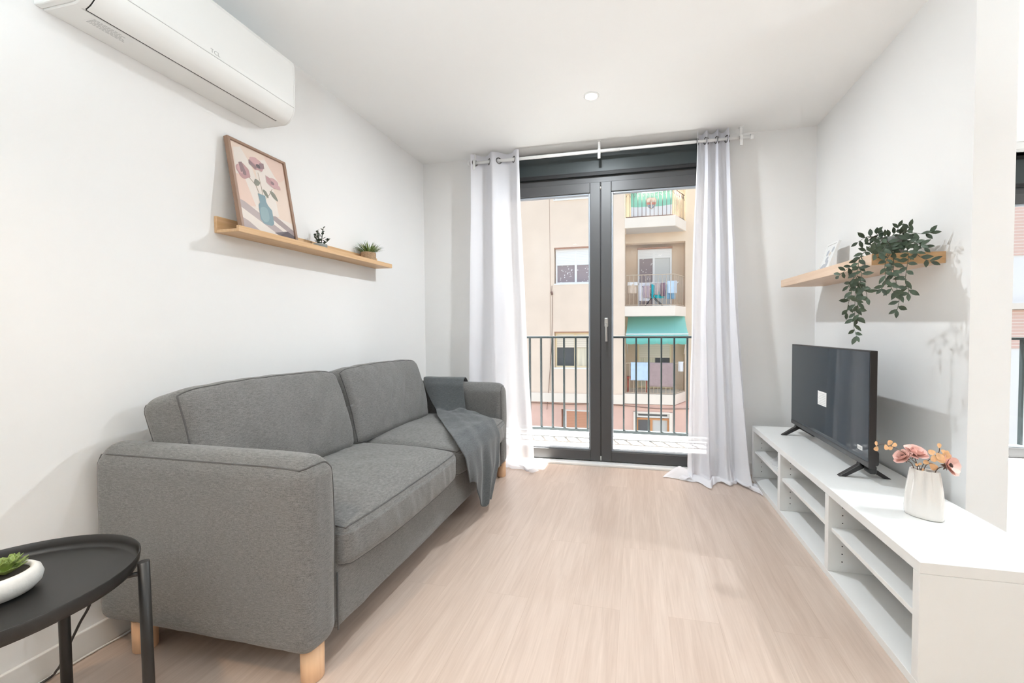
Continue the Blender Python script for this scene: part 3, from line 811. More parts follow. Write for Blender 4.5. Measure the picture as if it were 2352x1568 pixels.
def small(name, first, loc, m, r, L, seg):
    if first is None:
        bm = new(); tube(bm, [(0, -L, 0), (0, L, 0)], r, seg); first = obj(name, bm, m, bnch); o = first
    else:
        o = first.copy(); COL.objects.link(o); o.parent = bnch
    o.location = Vector(loc) - Vector(bnch.location); return first
capf = None
for a, b in bays:
    for yy in (a, b):
        for xx in (bx0 + .055, bx1 - .075):
            for k in range(8):
                z = .075 + k * .034
                if abs(z - .215) < .014: continue
                hole = small('pin_hole', hole, (xx, yy, z), INK, .0026, .0006, 8)
        capf = small('cam_cap', capf, (bx0 + .05, yy, .052), PLASTIC, .007, .0009, 14)
# crumpled clear bag on the far shelf
def bag(u, v):
    y = 2.64 + .24 * v; x = .86 + .16 * u
    h = .045 * (4 * u * (1 - u)) ** .5 * (.35 + .65 * (4 * v * (1 - v)) ** .5)
    return Vector((x + .014 * fbm((u * 5, v * 5, 1), 1, 2), y + .02 * fbm((u * 5, v * 5, 9), 1, 2), .2255 + h * (.75 + .5 * fbm((u * 6, v * 7, 3), 1, 3)) + .001))
BAG = mat_sheer('clear_plastic', (.80, .80, .82), .55, .3)
o = sheet(bag, 26, 30, 'plastic_bag', BAG); tag(o, 'crumpled clear plastic bag on the bench shelf nearest the window', 'bag')

# =================================================================== TELEVISION
tv = thing('tv', 'flat-screen television still in its protective film on the white bench', 'television', (1.03, 2.525, BZ))
ty0, ty1, tz0, tz1 = 2.06, 2.99, .462, .990; tx = 1.022
part('bezel', bx(tx, tx + .028, ty0, ty1, tz0, tz1), BLKPL, tv, bevel=.002)
part('screen', bx(tx - .0012, tx + .004, ty0 + .006, ty1 - .006, tz0 + .028, tz1 - .006), SCREEN, tv)
part('chin', bx(tx - .0014, tx + .003, ty0 + .003, ty1 - .003, tz0 + .003, tz0 + .024), ANTH, tv)
def hdisp(p, n):
    p = p.copy()
    if n.x > .2: p.x -= .03 * max(0, p.z / .2)
    return p
part('rear_housing', RB(.026, .36, .20, .022, hdisp, Matrix.Translation((tx + .045, 2.525, .67))).mesh(4, 10, 8), BLKPL, tv, smooth=True)
bm = RB(.022, .03, .035, .012, None, Matrix.Translation((tx + .032, ty0 + .05, .50))).mesh(3, 3, 3)
bm2 = RB(.016, .028, .02, .01, None, Matrix.Translation((tx + .03, ty0 + .05, .448))).mesh(3, 3, 3)
part('cable_knob', bm, BLKPL, tv, smooth=True); part('cable_knob', bm2, BLKPL, tv, smooth=True)
for yc in (2.142, 2.906):
    bm = new()
    for s, xt in ((-1, .934), (1, 1.148)):
        xm = 1.038
        A = [(xm + s * .006, tz0 + .004), (xt, BZ + .0008), (xt - s * .028, BZ + .0008), (xm - s * .022, tz0 - .006), (xm - s * .02, tz0 + .004)]
        prism(bm, A, yc - .013, yc + .013)
    part('foot', bm, BLKPL, tv, bevel=.0015)
def film(u, v):
    y = lerp(2.245, 2.79, u); z = lerp(.455, .503, v)
    return Vector((tx - .0035 - .006 * (1 - v) * max(0, fbm((u * 9, v * 2, 1), 1, 2)) - .010 * (1 - v) ** 2, y + .01 * (1 - v) * fbm((u * 4, 7, 2), 1, 2), z + .012 * (1 - v) * fbm((u * 6, v, 5), 1, 2)))
film_o = sheet(film, 40, 8, 'film_edge', FILM); 
film_o.parent = tv; film_o.data.transform(Matrix.Translation(-Vector(tv.location)))
stk = part('energy_sticker', bx(tx - .0018, tx - .0013, 2.479, 2.586, .660, .738), PAPER, tv)
bm = new()
for k in range(7): box(bm, tx - .0021, tx - .0018, 2.486, 2.579 - .01 * (k % 3), .667 + k * .0095, .6695 + k * .0095)
part('sticker_print', bm, mat('pale_print', (.62, .62, .61), .7), stk)
stk = part('barcode_sticker', bx(tx - .0018, tx - .0013, 2.113, 2.156, .527, .547), PAPER, tv)
bm = new()
for k in range(9): box(bm, tx - .0021, tx - .0018, 2.118 + k * .004, 2.1195 + k * .004 + .0006 * (k % 3), .531, .541)
part('bars', bm, GREYINK, stk)

# =================================================================== VASE AND FLOWERS
vx, vy = 1.036, 1.728; va = math.radians(-42)
vs2 = thing('vase', 'white glazed lobed vase on the near end of the white bench', 'vase', (vx, vy, BZ))
def lobe(a, z):
    k = min(1, max(0, z / .17))
    return 1 - (.03 + .24 * k) * (.5 + .5 * math.cos(a * 8)) ** 1.6 * abs(math.sin(a)) ** .5
bm = new()
pr = [(.052, .0), (.060, .003), (.0625, .012), (.063, .03), (.061, .07), (.056, .115), (.050, .155), (.047, .172), (.0455, .175), (.0435, .172), (.045, .15), (.05, .10)]
r = lathe(bm, pr, 96, sx=.92, sy=.56, lobe=lobe); cap(bm, r[0], True); cap(bm, r[-1])
vo = obj('body', bm, CERAM, vs2); vo.rotation_euler = (0, 0, va)
def vz(x, z, y=vy): return Vector((x, y, z))
def peony(name, label, c, d, s, seed, stem, opened=False):
    f = thing(name, label, 'flower', stem[0], 'artificial flowers in the white vase')
    bm = new(); tube(bm, catmull(stem, 5), .0016, 7); part('stem', bm, TWIG, f)
    d = Vector(d).normalized(); a1 = d.cross(Vector((.2, .3, 1))).normalized(); a2 = d.cross(a1); c = Vector(c)
    bm = new(); rr = random.Random(seed)
    rings = ((5, .12, .031, .034), (5, .42, .027, .030)) if opened else ((6, .05, .030, .032), (6, .45, .028, .030), (5, .85, .022, .026), (4, 1.2, .016, .02))
    for ring_, (n, el, L, w_) in enumerate(rings):
        for k in range(n):
            a = 2 * PI * (k + .5 * ring_) / n + rr.uniform(-.2, .2); e = el + rr.uniform(-.15, .15)
            h = a1 * math.cos(a) + a2 * math.sin(a); dd = h * math.cos(e) + d * math.sin(e)
            leaf(bm, c + h * .003, dd, d - h * .3, L * s, w_ * s, -.3, .25, form=PETALS)
    part('petals', bm, PETAL, f, smooth=True, subsurf=2)
    bm = new()
    for k in range(14):
        a = k * 2.4; h = a1 * math.cos(a) + a2 * math.sin(a); tube(bm, [c + d * .003, c + d * .011 * s + h * .006 * s], .0009, 5, r1=.0015)
    part('stamens', bm, PETALC, f)
    bm = new()
    for k in range(6):
        a = k * PI / 3; h = a1 * math.cos(a) + a2 * math.sin(a); leaf(bm, c - d * .004, h - d * .3, d, .016 * s, .007 * s, .1)
    part('sepals', bm, TWIG, f)
peony('artificial_peony', 'pink artificial flower seen from behind at the left of the vase', (.975, 1.735, .608), (-.65, -.15, .65), 1.0, 1, [(1.024, 1.738, .49), (1.012, 1.750, .575), (.986, 1.738, .598)])
peony('artificial_peony', 'pink artificial flower in the middle of the vase, turned upward', (1.010, 1.74, .622), (.15, -.45, .85), 1.2, 2, [(1.03, 1.732, .49), (1.020, 1.741, .577), (1.012, 1.741, .61)])
peony('artificial_peony', 'pink artificial flower with a dark heart leaning right over the vase rim', (1.098, 1.715, .594), (.45, -.75, .35), 1.2, 3, [(1.045, 1.720, .49), (1.060, 1.709, .575), (1.09, 1.716, .590)], True)
def sprig(label, pts, leaves, seed):
    f = thing('amber_leaf_sprig', label, 'foliage', pts[0], 'artificial flowers in the white vase')
    bm = new(); tube(bm, catmull(pts, 6), .0012, 6); part('stem', bm, TWIG, f)
    bm = new(); rr = random.Random(seed)
    for (p, d, L) in leaves:
        n = Vector((rr.uniform(-.4, .4), -1, rr.uniform(-.2, .5)))
        leaf(bm, p, d, n, L, L * .8, rr.uniform(-.1, .2), .15, form=PETALS)
    part('leaves', bm, EUCA, f, smooth=True, subsurf=1)
sprig('long amber leaf sprig arching from the vase towards the television', [(1.03, 1.73, .46), (1.024, 1.73, .567), (1.0, 1.727, .601), (.955, 1.724, .638), (.92, 1.722, .655), (.895, 1.72, .660), (.878, 1.72, .652)],
      [((.878, 1.72, .652), (-.3, 0, .8), .018), ((.88, 1.72, .65), (-.4, 0, -.9), .018), ((.905, 1.72, .659), (.2, -.2, -1), .02), ((.915, 1.72, .656), (.3, 0, .8), .021), ((.928, 1.722, .653), (.8, 0, .5), .018), ((.93, 1.722, .653), (-.6, 0, -.6), .018)], 2)
sprig('upright amber leaf sprig at the right of the vase above the dark-hearted flower', [(1.035, 1.73, .46), (1.026, 1.728, .572), (1.05, 1.724, .612), (1.072, 1.72, .635), (1.076, 1.72, .655)],
      [((1.075, 1.72, .654), (0, 0, 1), .018), ((1.08, 1.72, .648), (.6, 0, -.4), .021), ((1.086, 1.72, .632), (.9, 0, .35), .024), ((1.064, 1.72, .640), (-.7, 0, -.1), .024), ((1.06, 1.72, .63), (-.3, -.3, -.9), .026), ((1.066, 1.72, .637), (.5, -.5, -.8), .028), ((1.08, 1.72, .622), (.4, -.3, .3), .028), ((1.062, 1.72, .618), (.5, -.4, -.1), .03)], 5)
sprig('short amber leaf sprig low over the vase mouth', [(1.03, 1.725, .46), (1.03, 1.722, .570), (1.046, 1.718, .598), (1.06, 1.715, .592)],
      [((1.046, 1.718, .598), (.6, -.2, -.7), .028), ((1.044, 1.718, .598), (-.8, 0, .25), .02), ((1.03, 1.72, .572), (-.6, -.3, .2), .014), ((1.012, 1.722, .588), (.3, -.2, .5), .013), ((1.012, 1.722, .588), (-.8, -.2, .2), .013)], 7)

# =================================================================== RIGHT SHELF AND WHAT STANDS ON IT
ws = thing('wall_shelf', 'thick pale oak floating shelf on the right wall above the television', 'shelf', (WR, 2.017, 1.363))
sh = Matrix.Rotation(math.radians(1.1), 4, 'X'); SH = Matrix.Translation(ws.location) @ sh
ws.rotation_euler = (math.radians(1.1), 0, 0)
obj('shelf_board', bx(-.272, -.0005, .0008, 1.125, 0, .049), OAKPALE, ws, bevel=.0015)
obj('shaded_end', bx(-.272, -.0005, 0, .0008, .0005, .0485), OAKENDSHADE, ws)  # shade of the near end put into its colour
def shz(y): return 1.363 + .049 + (y - 2.017) * math.tan(math.radians(1.1))
sf = thing('small_framed_print', 'small white framed print with grey shapes leaning on the pale oak shelf', 'picture', (1.135, 2.945, shz(2.87) + .001))
sf.rotation_euler = (math.radians(0), math.radians(-20), PI)   # local: x out of the wall, y along the wall towards the camera
sw, shh = .15, .215
obj('frame_side', bx(-.014, 0, 0, .012, 0, shh), LACQ, sf, bevel=.001); obj('frame_side', bx(-.014, 0, sw - .012, sw, 0, shh), LACQ, sf, bevel=.001)
obj('frame_rail', bx(-.014, 0, .012, sw - .012, 0, .012), LACQ, sf, bevel=.001); obj('frame_rail', bx(-.014, 0, .012, sw - .012, shh - .012, shh), LACQ, sf, bevel=.001)
bm = bx(-.008, -.005, .012, sw - .012, .012, shh - .012)
gc = [mat('print_grey', (.50, .52, .56), .7), mat('print_sand', (.72, .66, .60), .7)]
for (cy, cz, ry, rz, mi) in ((.048, .150, .016, .020, 1), (.105, .165, .016, .018, 1), (.070, .105, .017, .020, 1), (.055, .060, .024, .018, 1), (.090, .072, .018, .026, 1), (.030, .05, .012, .016, 1), (.082, .14, .016, .012, 2)):
    f = bm.faces.new([bm.verts.new((-.0046, cy + ry * math.cos(2 * PI * k / 16), cz + rz * math.sin(2 * PI * k / 16))) for k in range(16)]); f.material_index = mi
obj('print', bm, [PAPER] + gc, sf)
obj('easel_back', bx(-.017, -.014, .05, .08, .01, .12), mat('brown_board', (.16, .07, .05), .8), sf)

pv = thing('trailing_plant', 'trailing green leafy plant spilling over the near end of the right shelf', 'plant', (1.142, 2.155, shz(2.155) + .001))
bm = new(); r = lathe(bm, [(.040, 0), (.043, .003), (.054, .062), (.0575, .078), (.0575, .086), (.053, .086), (.050, .07)], 36); cap(bm, r[0], True)
obj('pot', bm, CONC, pv)
bm = new(); lathe(bm, [(.052, .074), (.001, .078)], 24); obj('soil', bm, SOIL, pv)
VN = dict(
 a=[(1.12, 2.189, 1.498), (1.08, 2.174, 1.485), (1.03, 2.137, 1.443), (.985, 2.087, 1.405), (.97, 2.068, 1.35), (.97, 2.082, 1.288), (.97, 2.088, 1.228), (.97, 2.089, 1.16), (.97, 2.095, 1.1), (.97, 2.071, 1.056)],
 b=[(.99, 2.09, 1.415), (.965, 2.096, 1.382), (.955, 2.145, 1.361), (.95, 2.193, 1.343)],
 c=[(.975, 2.08, 1.375), (.965, 2.025, 1.328), (.965, 2.034, 1.29), (.96, 1.98, 1.247), (.96, 1.969, 1.219)],
 d=[(.97, 2.083, 1.328), (.98, 2.166, 1.297), (.98, 2.141, 1.261), (.98, 2.168, 1.209), (.98, 2.183, 1.165)],
 e=[(.97, 2.083, 1.32), (.955, 2.02, 1.281), (.955, 1.998, 1.241), (.955, 2.032, 1.205), (.955, 2.02, 1.157), (.955, 2.038, 1.131)],
 f=[(1.10, 2.10, 1.48), (1.085, 2.04, 1.43), (1.033, 1.985, 1.366), (1.026, 1.97, 1.318), (1.021, 1.965, 1.273), (1.006, 1.96, 1.255)],
 g=[(1.12, 2.10, 1.48), (1.094, 2.04, 1.425), (1.06, 1.98, 1.341), (1.064, 1.97, 1.295), (1.071, 1.97, 1.243), (1.078, 1.97, 1.209), (1.071, 1.97, 1.165)],
 h=[(1.065, 1.985, 1.35), (1.04, 1.965, 1.31), (1.041, 1.96, 1.265), (1.054, 1.96, 1.239)],
 i=[(1.16, 2.11, 1.48), (1.15, 2.06, 1.446), (1.125, 2.0, 1.394), (1.106, 1.975, 1.338), (1.099, 1.97, 1.283), (1.111, 1.97, 1.253), (1.111, 1.97, 1.235)],
 j=[(1.157, 2.1, 1.481), (1.161, 2.04, 1.44), (1.158, 1.99, 1.391), (1.188, 1.97, 1.364)],
 k=[(1.159, 2.09, 1.48), (1.161, 2.03, 1.454), (1.17, 2.0, 1.437)],
 l=[(1.145, 2.13, 1.492), (1.17, 2.07, 1.505), (1.192, 2.04, 1.493), (1.216, 2.02, 1.491)],
 m=[(1.13, 2.134, 1.502), (1.13, 2.09, 1.523), (1.13, 2.078, 1.535)],
 n=[(1.13, 2.102, 1.499), (1.13, 2.017, 1.506), (1.13, 2.005, 1.517)],
 o=[(1.12, 2.162, 1.501), (1.06, 2.172, 1.518), (1.02, 2.179, 1.495)],
 p=[(1.12, 2.162, 1.505), (1.1, 2.187, 1.532), (1.1, 2.18, 1.54)],
 q=[(1.105, 2.12, 1.488), (1.086, 2.05, 1.443), (1.083, 2.03, 1.416)],
 r=[(1.151, 2.12, 1.486), (1.118, 2.06, 1.444), (1.076, 2.03, 1.417)],
 s=[(1.10, 2.10, 1.47), (1.03, 2.01, 1.42), (.998, 1.99, 1.405), (.985, 1.99, 1.415)],
 t=[(1.16, 2.13, 1.495), (1.19, 2.06, 1.46), (1.20, 2.03, 1.43)],
 u=[(1.13, 2.13, 1.50), (1.09, 2.10, 1.50), (1.06, 2.08, 1.47)])
vb = new(); lb = new(); rr = random.Random(17)
vd = Vector((.45, .88, .1))                                      # rough facing of the display side
for key, pts in VN.items():
    P = catmull(pts, 7); tube(vb, P, .0014, 6, r1=.0009)
    dist = 0; nxt = .012; side = 1
    dense = .0165 if key in 'mnlopqrstuk' else .019
    for a, b in zip(P, P[1:]):
        dist += (b - a).length
        if dist > nxt:
            nxt += dense * rr.uniform(.75, 1.3); t = (b - a).normalized(); s = t.cross(vd)
            if s.length < .1: s = Vector((1, 0, 0))
            s.normalize(); side = -side
            d = s * side * rr.uniform(.6, 1) + t * rr.uniform(.3, .8) + Vector((rr.uniform(-.35, .35), rr.uniform(-.45, .15), rr.uniform(-.35, .2)))
            n = -vd + Vector((rr.uniform(-.5, .5), 0, rr.uniform(-.2, .7)))
            leaf(lb, b, d, n, rr.uniform(.030, .044), rr.uniform(.015, .020), rr.uniform(-.05, .3), rr.uniform(.1, .35))
    t = (P[-1] - P[-2]).normalized(); leaf(lb, P[-1], t + Vector((0, -.2, 0)), -vd, .034, .015, .1, .2)
for k in range(34):   # the dense cushion over the pot
    a = rr.uniform(0, 2 * PI); q = rr.random() ** .5 * .058; p = Vector((1.142 + math.cos(a) * q, 2.155 + math.sin(a) * q, 1.50 + rr.uniform(-.005, .02)))
    d = Vector((math.cos(a), math.sin(a), rr.uniform(-.5, .5))); leaf(lb, p, d, (0, 0, 1), rr.uniform(.03, .042), rr.uniform(.017, .021), .3, .2)
part('vines', vb, STEMG, pv); part('leaves', lb, VINE, pv, smooth=True)

# =================================================================== CURTAINS
RY, RZ = 3.18, 2.470
rod = thing('curtain_rod', 'white metal curtain rod hung from the ceiling above the balcony door', 'curtain rod', (-.27, RY, RZ))
bm = new(); tube(bm, [(-1.34, RY, RZ), (-.12, RY, RZ)], .0125, 16); part('rod_tube', bm, WMETAL, rod)
bm = new(); tube(bm, [(-.12, RY, RZ), (.80, RY, RZ)], .0108, 16); part('rod_tube', bm, WMETAL, rod)
for xx in (-1.30, -.278, .738):
    bm = bx(xx - .009, xx + .009, RY - .003, RY + .003, RZ + .012, ZC); box(bm, xx - .014, xx + .014, RY - .018, RY + .018, ZC - .004, ZC)
    box(bm, xx - .010, xx + .010, RY - .020, RY - .014, RZ - .062, RZ + .02); box(bm, xx - .010, xx + .010, RY - .020, RY + .005, RZ - .018, RZ - .0128); box(bm, xx - .010, xx + .010, RY - .02, RY + .003, RZ + .0128, RZ + .018)
    part('bracket', bm, WMETAL, rod, bevel=.001)
for xx, d in ((-1.34, -1), (.80, 1)):
    bm = new(); tube(bm, [(xx, RY, RZ), (xx + d * .022, RY, RZ)], .017, 16); part('end_cap', bm, WMETAL, rod)

def curtain(name, label, tx0, tx1, waves, ph, bottom, zdrop, puddle, seed, ztop=2.535):
    """u across, v up; folds follow the rod at the top and loosen towards the floor"""
    def f(u, v):
        h = v; open_ = 1 - h
        uu = u + .03 * math.sin(u * 9 + seed)
        top = Vector((lerp(tx0, tx1, u), RY, 0)); bot = polyl(bottom, u)
        k = open_ ** 1.25
        x = lerp(top.x, bot.x, k); y = lerp(top.y, bot.y, k)
        amp = lerp(.040, .046, k) * (1 - .25 * math.sin(PI * h))
        a = 2 * PI * waves * u + ph
        wv = math.sin(a) + .30 * open_ * math.sin(2.3 * a + seed + 2 * h) + .22 * open_ * math.sin(.6 * a + 4 * h + seed)
        y -= amp * wv * (.95 if h > .9 else 1)
        x += .012 * math.cos(a * 1.0) * (1 - open_) + .010 * open_ * math.sin(a + h * 5)
        x += .006 * fbm((u * 3, h * 3, seed), 1, 2); y += .008 * open_ * fbm((u * 6, h * 4, seed + 3), 1, 2)
        z = h * ztop
        if h > .985: z += .004 * math.sin(a * 2 + 1)
        return Vector((x, y, z))
    NV = 110
    def lim(p):
        if p.z < .45 and p.x > .80: p.x = .80 + .018 * math.tanh((p.x - .80) / .05)
        return p
    def full(u, v):
        # the lowest stretch lies on the floor
        lay = puddle
        s = v * (ztop + lay) - lay
        if s >= .0:
            p = f(u, s / ztop)
            k = max(0, 1 - s / .16)
            p.y -= k * k * .5 * lay * (.6 + .5 * math.sin(u * 7 + seed)); p.z = max(.012, p.z)
            p.z += .006 * k * fbm((u * 12, s * 20, seed), 1, 2)
            return lim(p)
        p = f(u, 0); q = f(u, .0)
        k = -s
        p.y -= .5 * lay * (.6 + .5 * math.sin(u * 7 + seed)) + k * (.55 + .6 * math.sin(u * 9 + seed * 2))
        p.x += k * (u - .5) * .9
        p.z = .010 + .030 * math.sin(min(1, k / max(lay, .01)) * PI) * (.55 + .6 * abs(fbm((u * 5, k * 12, seed), 1, 2))) + .012 * max(0, fbm((u * 13, k * 9, seed + 8), 1, 2))
        if zdrop:
            ex = math.exp(-((u - zdrop[0]) / zdrop[1]) ** 2) * (k / lay) ** .8
            p.x += zdrop[2] * ex; p.z += zdrop[3] * ex * math.sin(min(1, k / lay) * PI * .62) ; p.y += zdrop[4] * ex
        return lim(p)
    t = thing(name, label, 'curtain', ((tx0 + tx1) / 2, RY, 0), 'sheer white curtains')
    bm = new(); nu = 110
    g = [[bm.verts.new(full(i / nu, j / NV)) for i in range(nu + 1)] for j in range(NV + 1)]
    for j in range(NV):
        for i in range(nu):
            bm.faces.new((g[j][i], g[j][i + 1], g[j + 1][i + 1], g[j + 1][i])).smooth = True
    part('fabric', bm, SHEER, t, smooth=True)
    # header band: second layer of cloth round the rings
    def hd(u, v):
        p = f(u, lerp(1 - .118 / ztop, 1.0, v)); p.y += .0012; return p
    bm = new(); g = [[bm.verts.new(hd(i / nu, j / 8)) for i in range(nu + 1)] for j in range(9)]
    for j in range(8):
        for i in range(nu): bm.faces.new((g[j][i], g[j][i + 1], g[j + 1][i + 1], g[j + 1][i])).smooth = True
    part('header_band', bm, SHEERHEM, t, smooth=True)
    # grommets sit where the cloth crosses the rod
    n = 0
    us = [i / 800 for i in range(801)]
    for a, b in zip(us, us[1:]):
        pa, pb = f(a, RZ / ztop), f(b, RZ / ztop)
        if (pa.y - RY) * (pb.y - RY) < 0:
            tg = (f(min(1, b + .01), RZ / ztop) - f(max(0, a - .01), RZ / ztop)); tg.z = 0; tg.normalize(); up = Vector((0, 0, 1)); c = (pa + pb) / 2; c.y = RY
            bm = new(); tube(bm, [c + (tg * math.cos(2 * PI * q / 28) + up * math.sin(2 * PI * q / 28)) * .0225 for q in range(28)], .0045, 8, closed=True)
            part('grommet', bm, GROM, t); n += 1
    return t
curtain('sheer_curtain', 'sheer white grommet curtain left of the balcony door behind the sofa arm', -1.318, -.905, 2.0, 2.2,
        [(0, (-1.36, 3.17, 0)), (.5, (-1.08, 3.13, 0)), (1, (-.775, 3.07, 0))], None, .09, 1.0)
rc = curtain('sheer_curtain', 'sheer white grommet curtain right of the balcony door puddling beside the white bench', .425, .672, 3.5, .6,
        [(0, (.36, 3.13, 0)), (.5, (.58, 3.10, 0)), (1, (.80, 3.05, 0))], None, .13, 2.4)
def flap(u, v):
    h = .075 * max(0, 1 - abs(u - .40) / (.40 if u < .4 else .55))
    x = lerp(.205, .47, u) + .02 * (v - .5); y = lerp(3.015 + .05 * (1 - u), 3.125, v) + .012 * math.sin(u * 7)
    return Vector((x, y, .006 + h * v ** 1.3 + .020 * math.sin(v * PI) * (1 - abs(2 * u - 1)) + .004 * fbm((u * 6, v * 6, 3), 1, 2)))
bm = new(); g = [[bm.verts.new(flap(i / 24, j / 14)) for i in range(25)] for j in range(15)]
for j in range(14):
    for i in range(24): bm.faces.new((g[j][i], g[j][i + 1], g[j + 1][i + 1], g[j + 1][i])).smooth = True
part('hem_fold', bm, SHEERHEM, rc, smooth=True)
# =================================================================== OUR OWN BALCONY
CONCR = mat('pale_concrete', (.40, .395, .388), .8, var=.04, vscale=12)
RENDER_OWN = mat('own_render', (.15, .13, .12), .9)  # dark tone chosen to cut sunlight bounced onto the facade opposite
struct(obj('floor_balcony', bx(WL, 1.27, 3.42, 4.33, -.20, -.03), CONCR))
struct(obj('trim_balcony_kerb', bx(WL, 1.27, 4.27, 4.40, -.03, .004), CONCR, bevel=.004))
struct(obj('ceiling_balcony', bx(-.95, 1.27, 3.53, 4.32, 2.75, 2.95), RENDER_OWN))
struct(obj('floor_bedroom_ledge', bx(1.27, XR, 4.30, 4.50, -.2, -.03), CONCR))
def railing(name, label, x0, x1, y, xs, z0, z1):
    t = thing(name, label, 'railing', ((x0 + x1) / 2, y, z0))
    part('top_rail', bx(x0, x1, y - .02, y + .02, z1 - .022, z1), RAILM, t, bevel=.002)
    part('bottom_rail', bx(x0, x1, y - .02, y + .02, z0, z0 + .03), RAILM, t, bevel=.002)
    me = None
    for x in xs:
        if me is None:
            bm = bx(-.008, .008, -.016, .016, z0 + .0302, z1 - .0222); b = obj('baluster', bm, RAILM, t); me = b
        else:
            b = me.copy(); COL.objects.link(b); b.parent = t
        b.location = (x - t.location.x, 0, -z0)
    return t
railing('balcony_railing', 'grey-green metal balcony railing outside the glass double door', WL + .002, 1.268, 4.20, [-.986 - .1236 * k for k in (6, 5, 4, 3, 2, 1)] + [-.986 + .1236 * k for k in range(18)], .035, 1.03)
railing('balcony_railing', 'grey-green metal railing outside the bedroom window at the photo edge', 2.1, 4.2, 4.40, [2.12 + .124 * k for k in range(17)], .02, 1.009)

# =================================================================== THE BUILDING ACROSS THE STREET
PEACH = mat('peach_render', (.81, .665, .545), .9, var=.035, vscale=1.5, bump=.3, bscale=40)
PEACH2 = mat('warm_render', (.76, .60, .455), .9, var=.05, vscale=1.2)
CREAM = mat('cream_band', (.83, .745, .655), .9, var=.03, vscale=2)
SALMON = mat('salmon_stone', (.74, .49, .41), .8, var=.10, vscale=1.6)
SOFF = mat('grey_soffit', (.58, .55, .52), .9)
UPVC = mat('white_upvc', (.86, .86, .86), .4)
SLATW = mat_stripes('white_shutter', (.86, .86, .86), (.66, .67, .68), .05)
SLATC = mat_stripes('cream_shutter', (.80, .72, .60), (.55, .46, .36), .06)
SLATB = mat_stripes('brown_shutter', (.60, .30, .19), (.42, .19, .11), .05)
CREAMF = mat('cream_frame', (.84, .70, .46), .5)
WOODF = mat('orange_wood_frame', (.62, .29, .12), .5)
REVEAL = mat('brown_reveal', (.42, .22, .15), .8)
PANE = mat('far_pane', (.10, .11, .12), .08, spec=.8)
PANEL_ = mat('far_pane_light', (.62, .62, .60), .3)
DOTC = nt_mat('spotted_curtain')
def _dots():
    m, nt, out = DOTC
    b = N(nt, 'ShaderNodeBsdfPrincipled'); nt.links.new(b.outputs[0], out.inputs[0]); b.inputs['Roughness'].default_value = .9
    tc = N(nt, 'ShaderNodeTexCoord'); v = N(nt, 'ShaderNodeTexVoronoi'); v.inputs['Scale'].default_value = 12; nt.links.new(tc.outputs['Object'], v.inputs['Vector'])
    cr = N(nt, 'ShaderNodeValToRGB'); cr.color_ramp.interpolation = 'CONSTANT'; e = cr.color_ramp.elements; e[0].position = 0; e[1].position = .22
    e[0].color = (.75, .72, .72, 1); e[1].color = (.36, .30, .31, 1); nt.links.new(v.outputs['Distance'], cr.inputs[0]); nt.links.new(cr.outputs[0], b.inputs['Base Color'])
    return m
DOTC = _dots()
CURTC = mat('cream_curtain', (.72, .66, .52), .9, var=.25, vscale=3, stretch=(9, 9, .2))
RUST = mat('brown_iron', (.22, .13, .10), .6)
BEIGEI = mat('beige_iron', (.58, .47, .36), .6)
AB = thing('apartment_building', 'peach apartment building with stacked balconies across the street', 'building', (0, 12.5, -4.6))
Y0, Y1, Y2, YBK = 12.5, 13.27, 13.75, 16.0
XE = -.33
def bp(name, a, m, p=None, **k): return part(name, bx(*a), m, p or AB, **k)
# left mass with window recesses cut as piers and spandrels
wins = [(-2.49, -1.02, 2.53, 3.68), (-2.51, -1.0, -.10, 1.06), (-2.49, -1.05, 5.13, 6.3)]
bm = bx(-9, -2.51, Y0, YBK, -1.15, 9); box(bm, -1.02, XE, Y0, YBK, -1.15, 9)
for a, b in ((-1.15, -.10), (1.06, 2.53), (3.68, 5.13), (6.3, 9)): box(bm, -2.51, -1.02, Y0, YBK, a, b)
part('front_wall', bm, PEACH, AB)
bp('belt_course', (-9, XE - .001, Y0 - .06, Y0, -1.15, -.87), CREAM)
bm = bx(-9, -2.30, Y0 + .02, YBK, -4.6, -1.15); box(bm, -.85, -.07, Y0 + .02, YBK, -4.6, -1.15); box(bm, -2.30, -.85, Y0 + .02, YBK, -4.6, -2.75); box(bm, -.07, 1.07, Y0 + .02, YBK, -4.6, -4.55)
box(bm, 1.07, 6.5, Y0 + .02, YBK, -4.6, -1.15); box(bm, -.07, 1.07, Y0 + .02, YBK, -1.36, -1.15); box(bm, -2.3, -.85, Y0 + .02, YBK, -1.38, -1.15)
part('ground_floor_wall', bm, SALMON, AB)
bm = new()
for x in (-2.65,): tube(bm, [(x, Y0 - .004, -.8), (x + .02, Y0 - .004, 3.0), (x, Y0 - .004, 6)], .006, 5)
part('joint_line', bm, mat('brown_joint', (.45, .30, .22), .9), AB)
# recessed balcony bay
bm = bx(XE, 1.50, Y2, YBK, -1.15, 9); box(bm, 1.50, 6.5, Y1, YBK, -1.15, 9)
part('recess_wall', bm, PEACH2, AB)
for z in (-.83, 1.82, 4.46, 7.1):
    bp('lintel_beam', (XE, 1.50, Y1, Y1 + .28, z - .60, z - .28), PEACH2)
def slab(z, th=.30):
    bm = new(); prism(bm, [(XE, Y0 - .02), (1.13, Y0 - .02), (1.52, Y1), (1.52, Y2), (XE, Y2)], z - th, z, 'z')
    return part('balcony_slab', bm, CREAM, AB)
for z in (-.83, 1.82, 4.46): slab(z)
for z in (-.83, 1.82, 4.46):
    bm = new(); prism(bm, [(XE + .03, Y0 + .03), (1.11, Y0 + .03), (1.47, Y1), (XE + .03, Y1)], z - .304, z - .3005, 'z')
    part('soffit', bm, SOFF, AB)

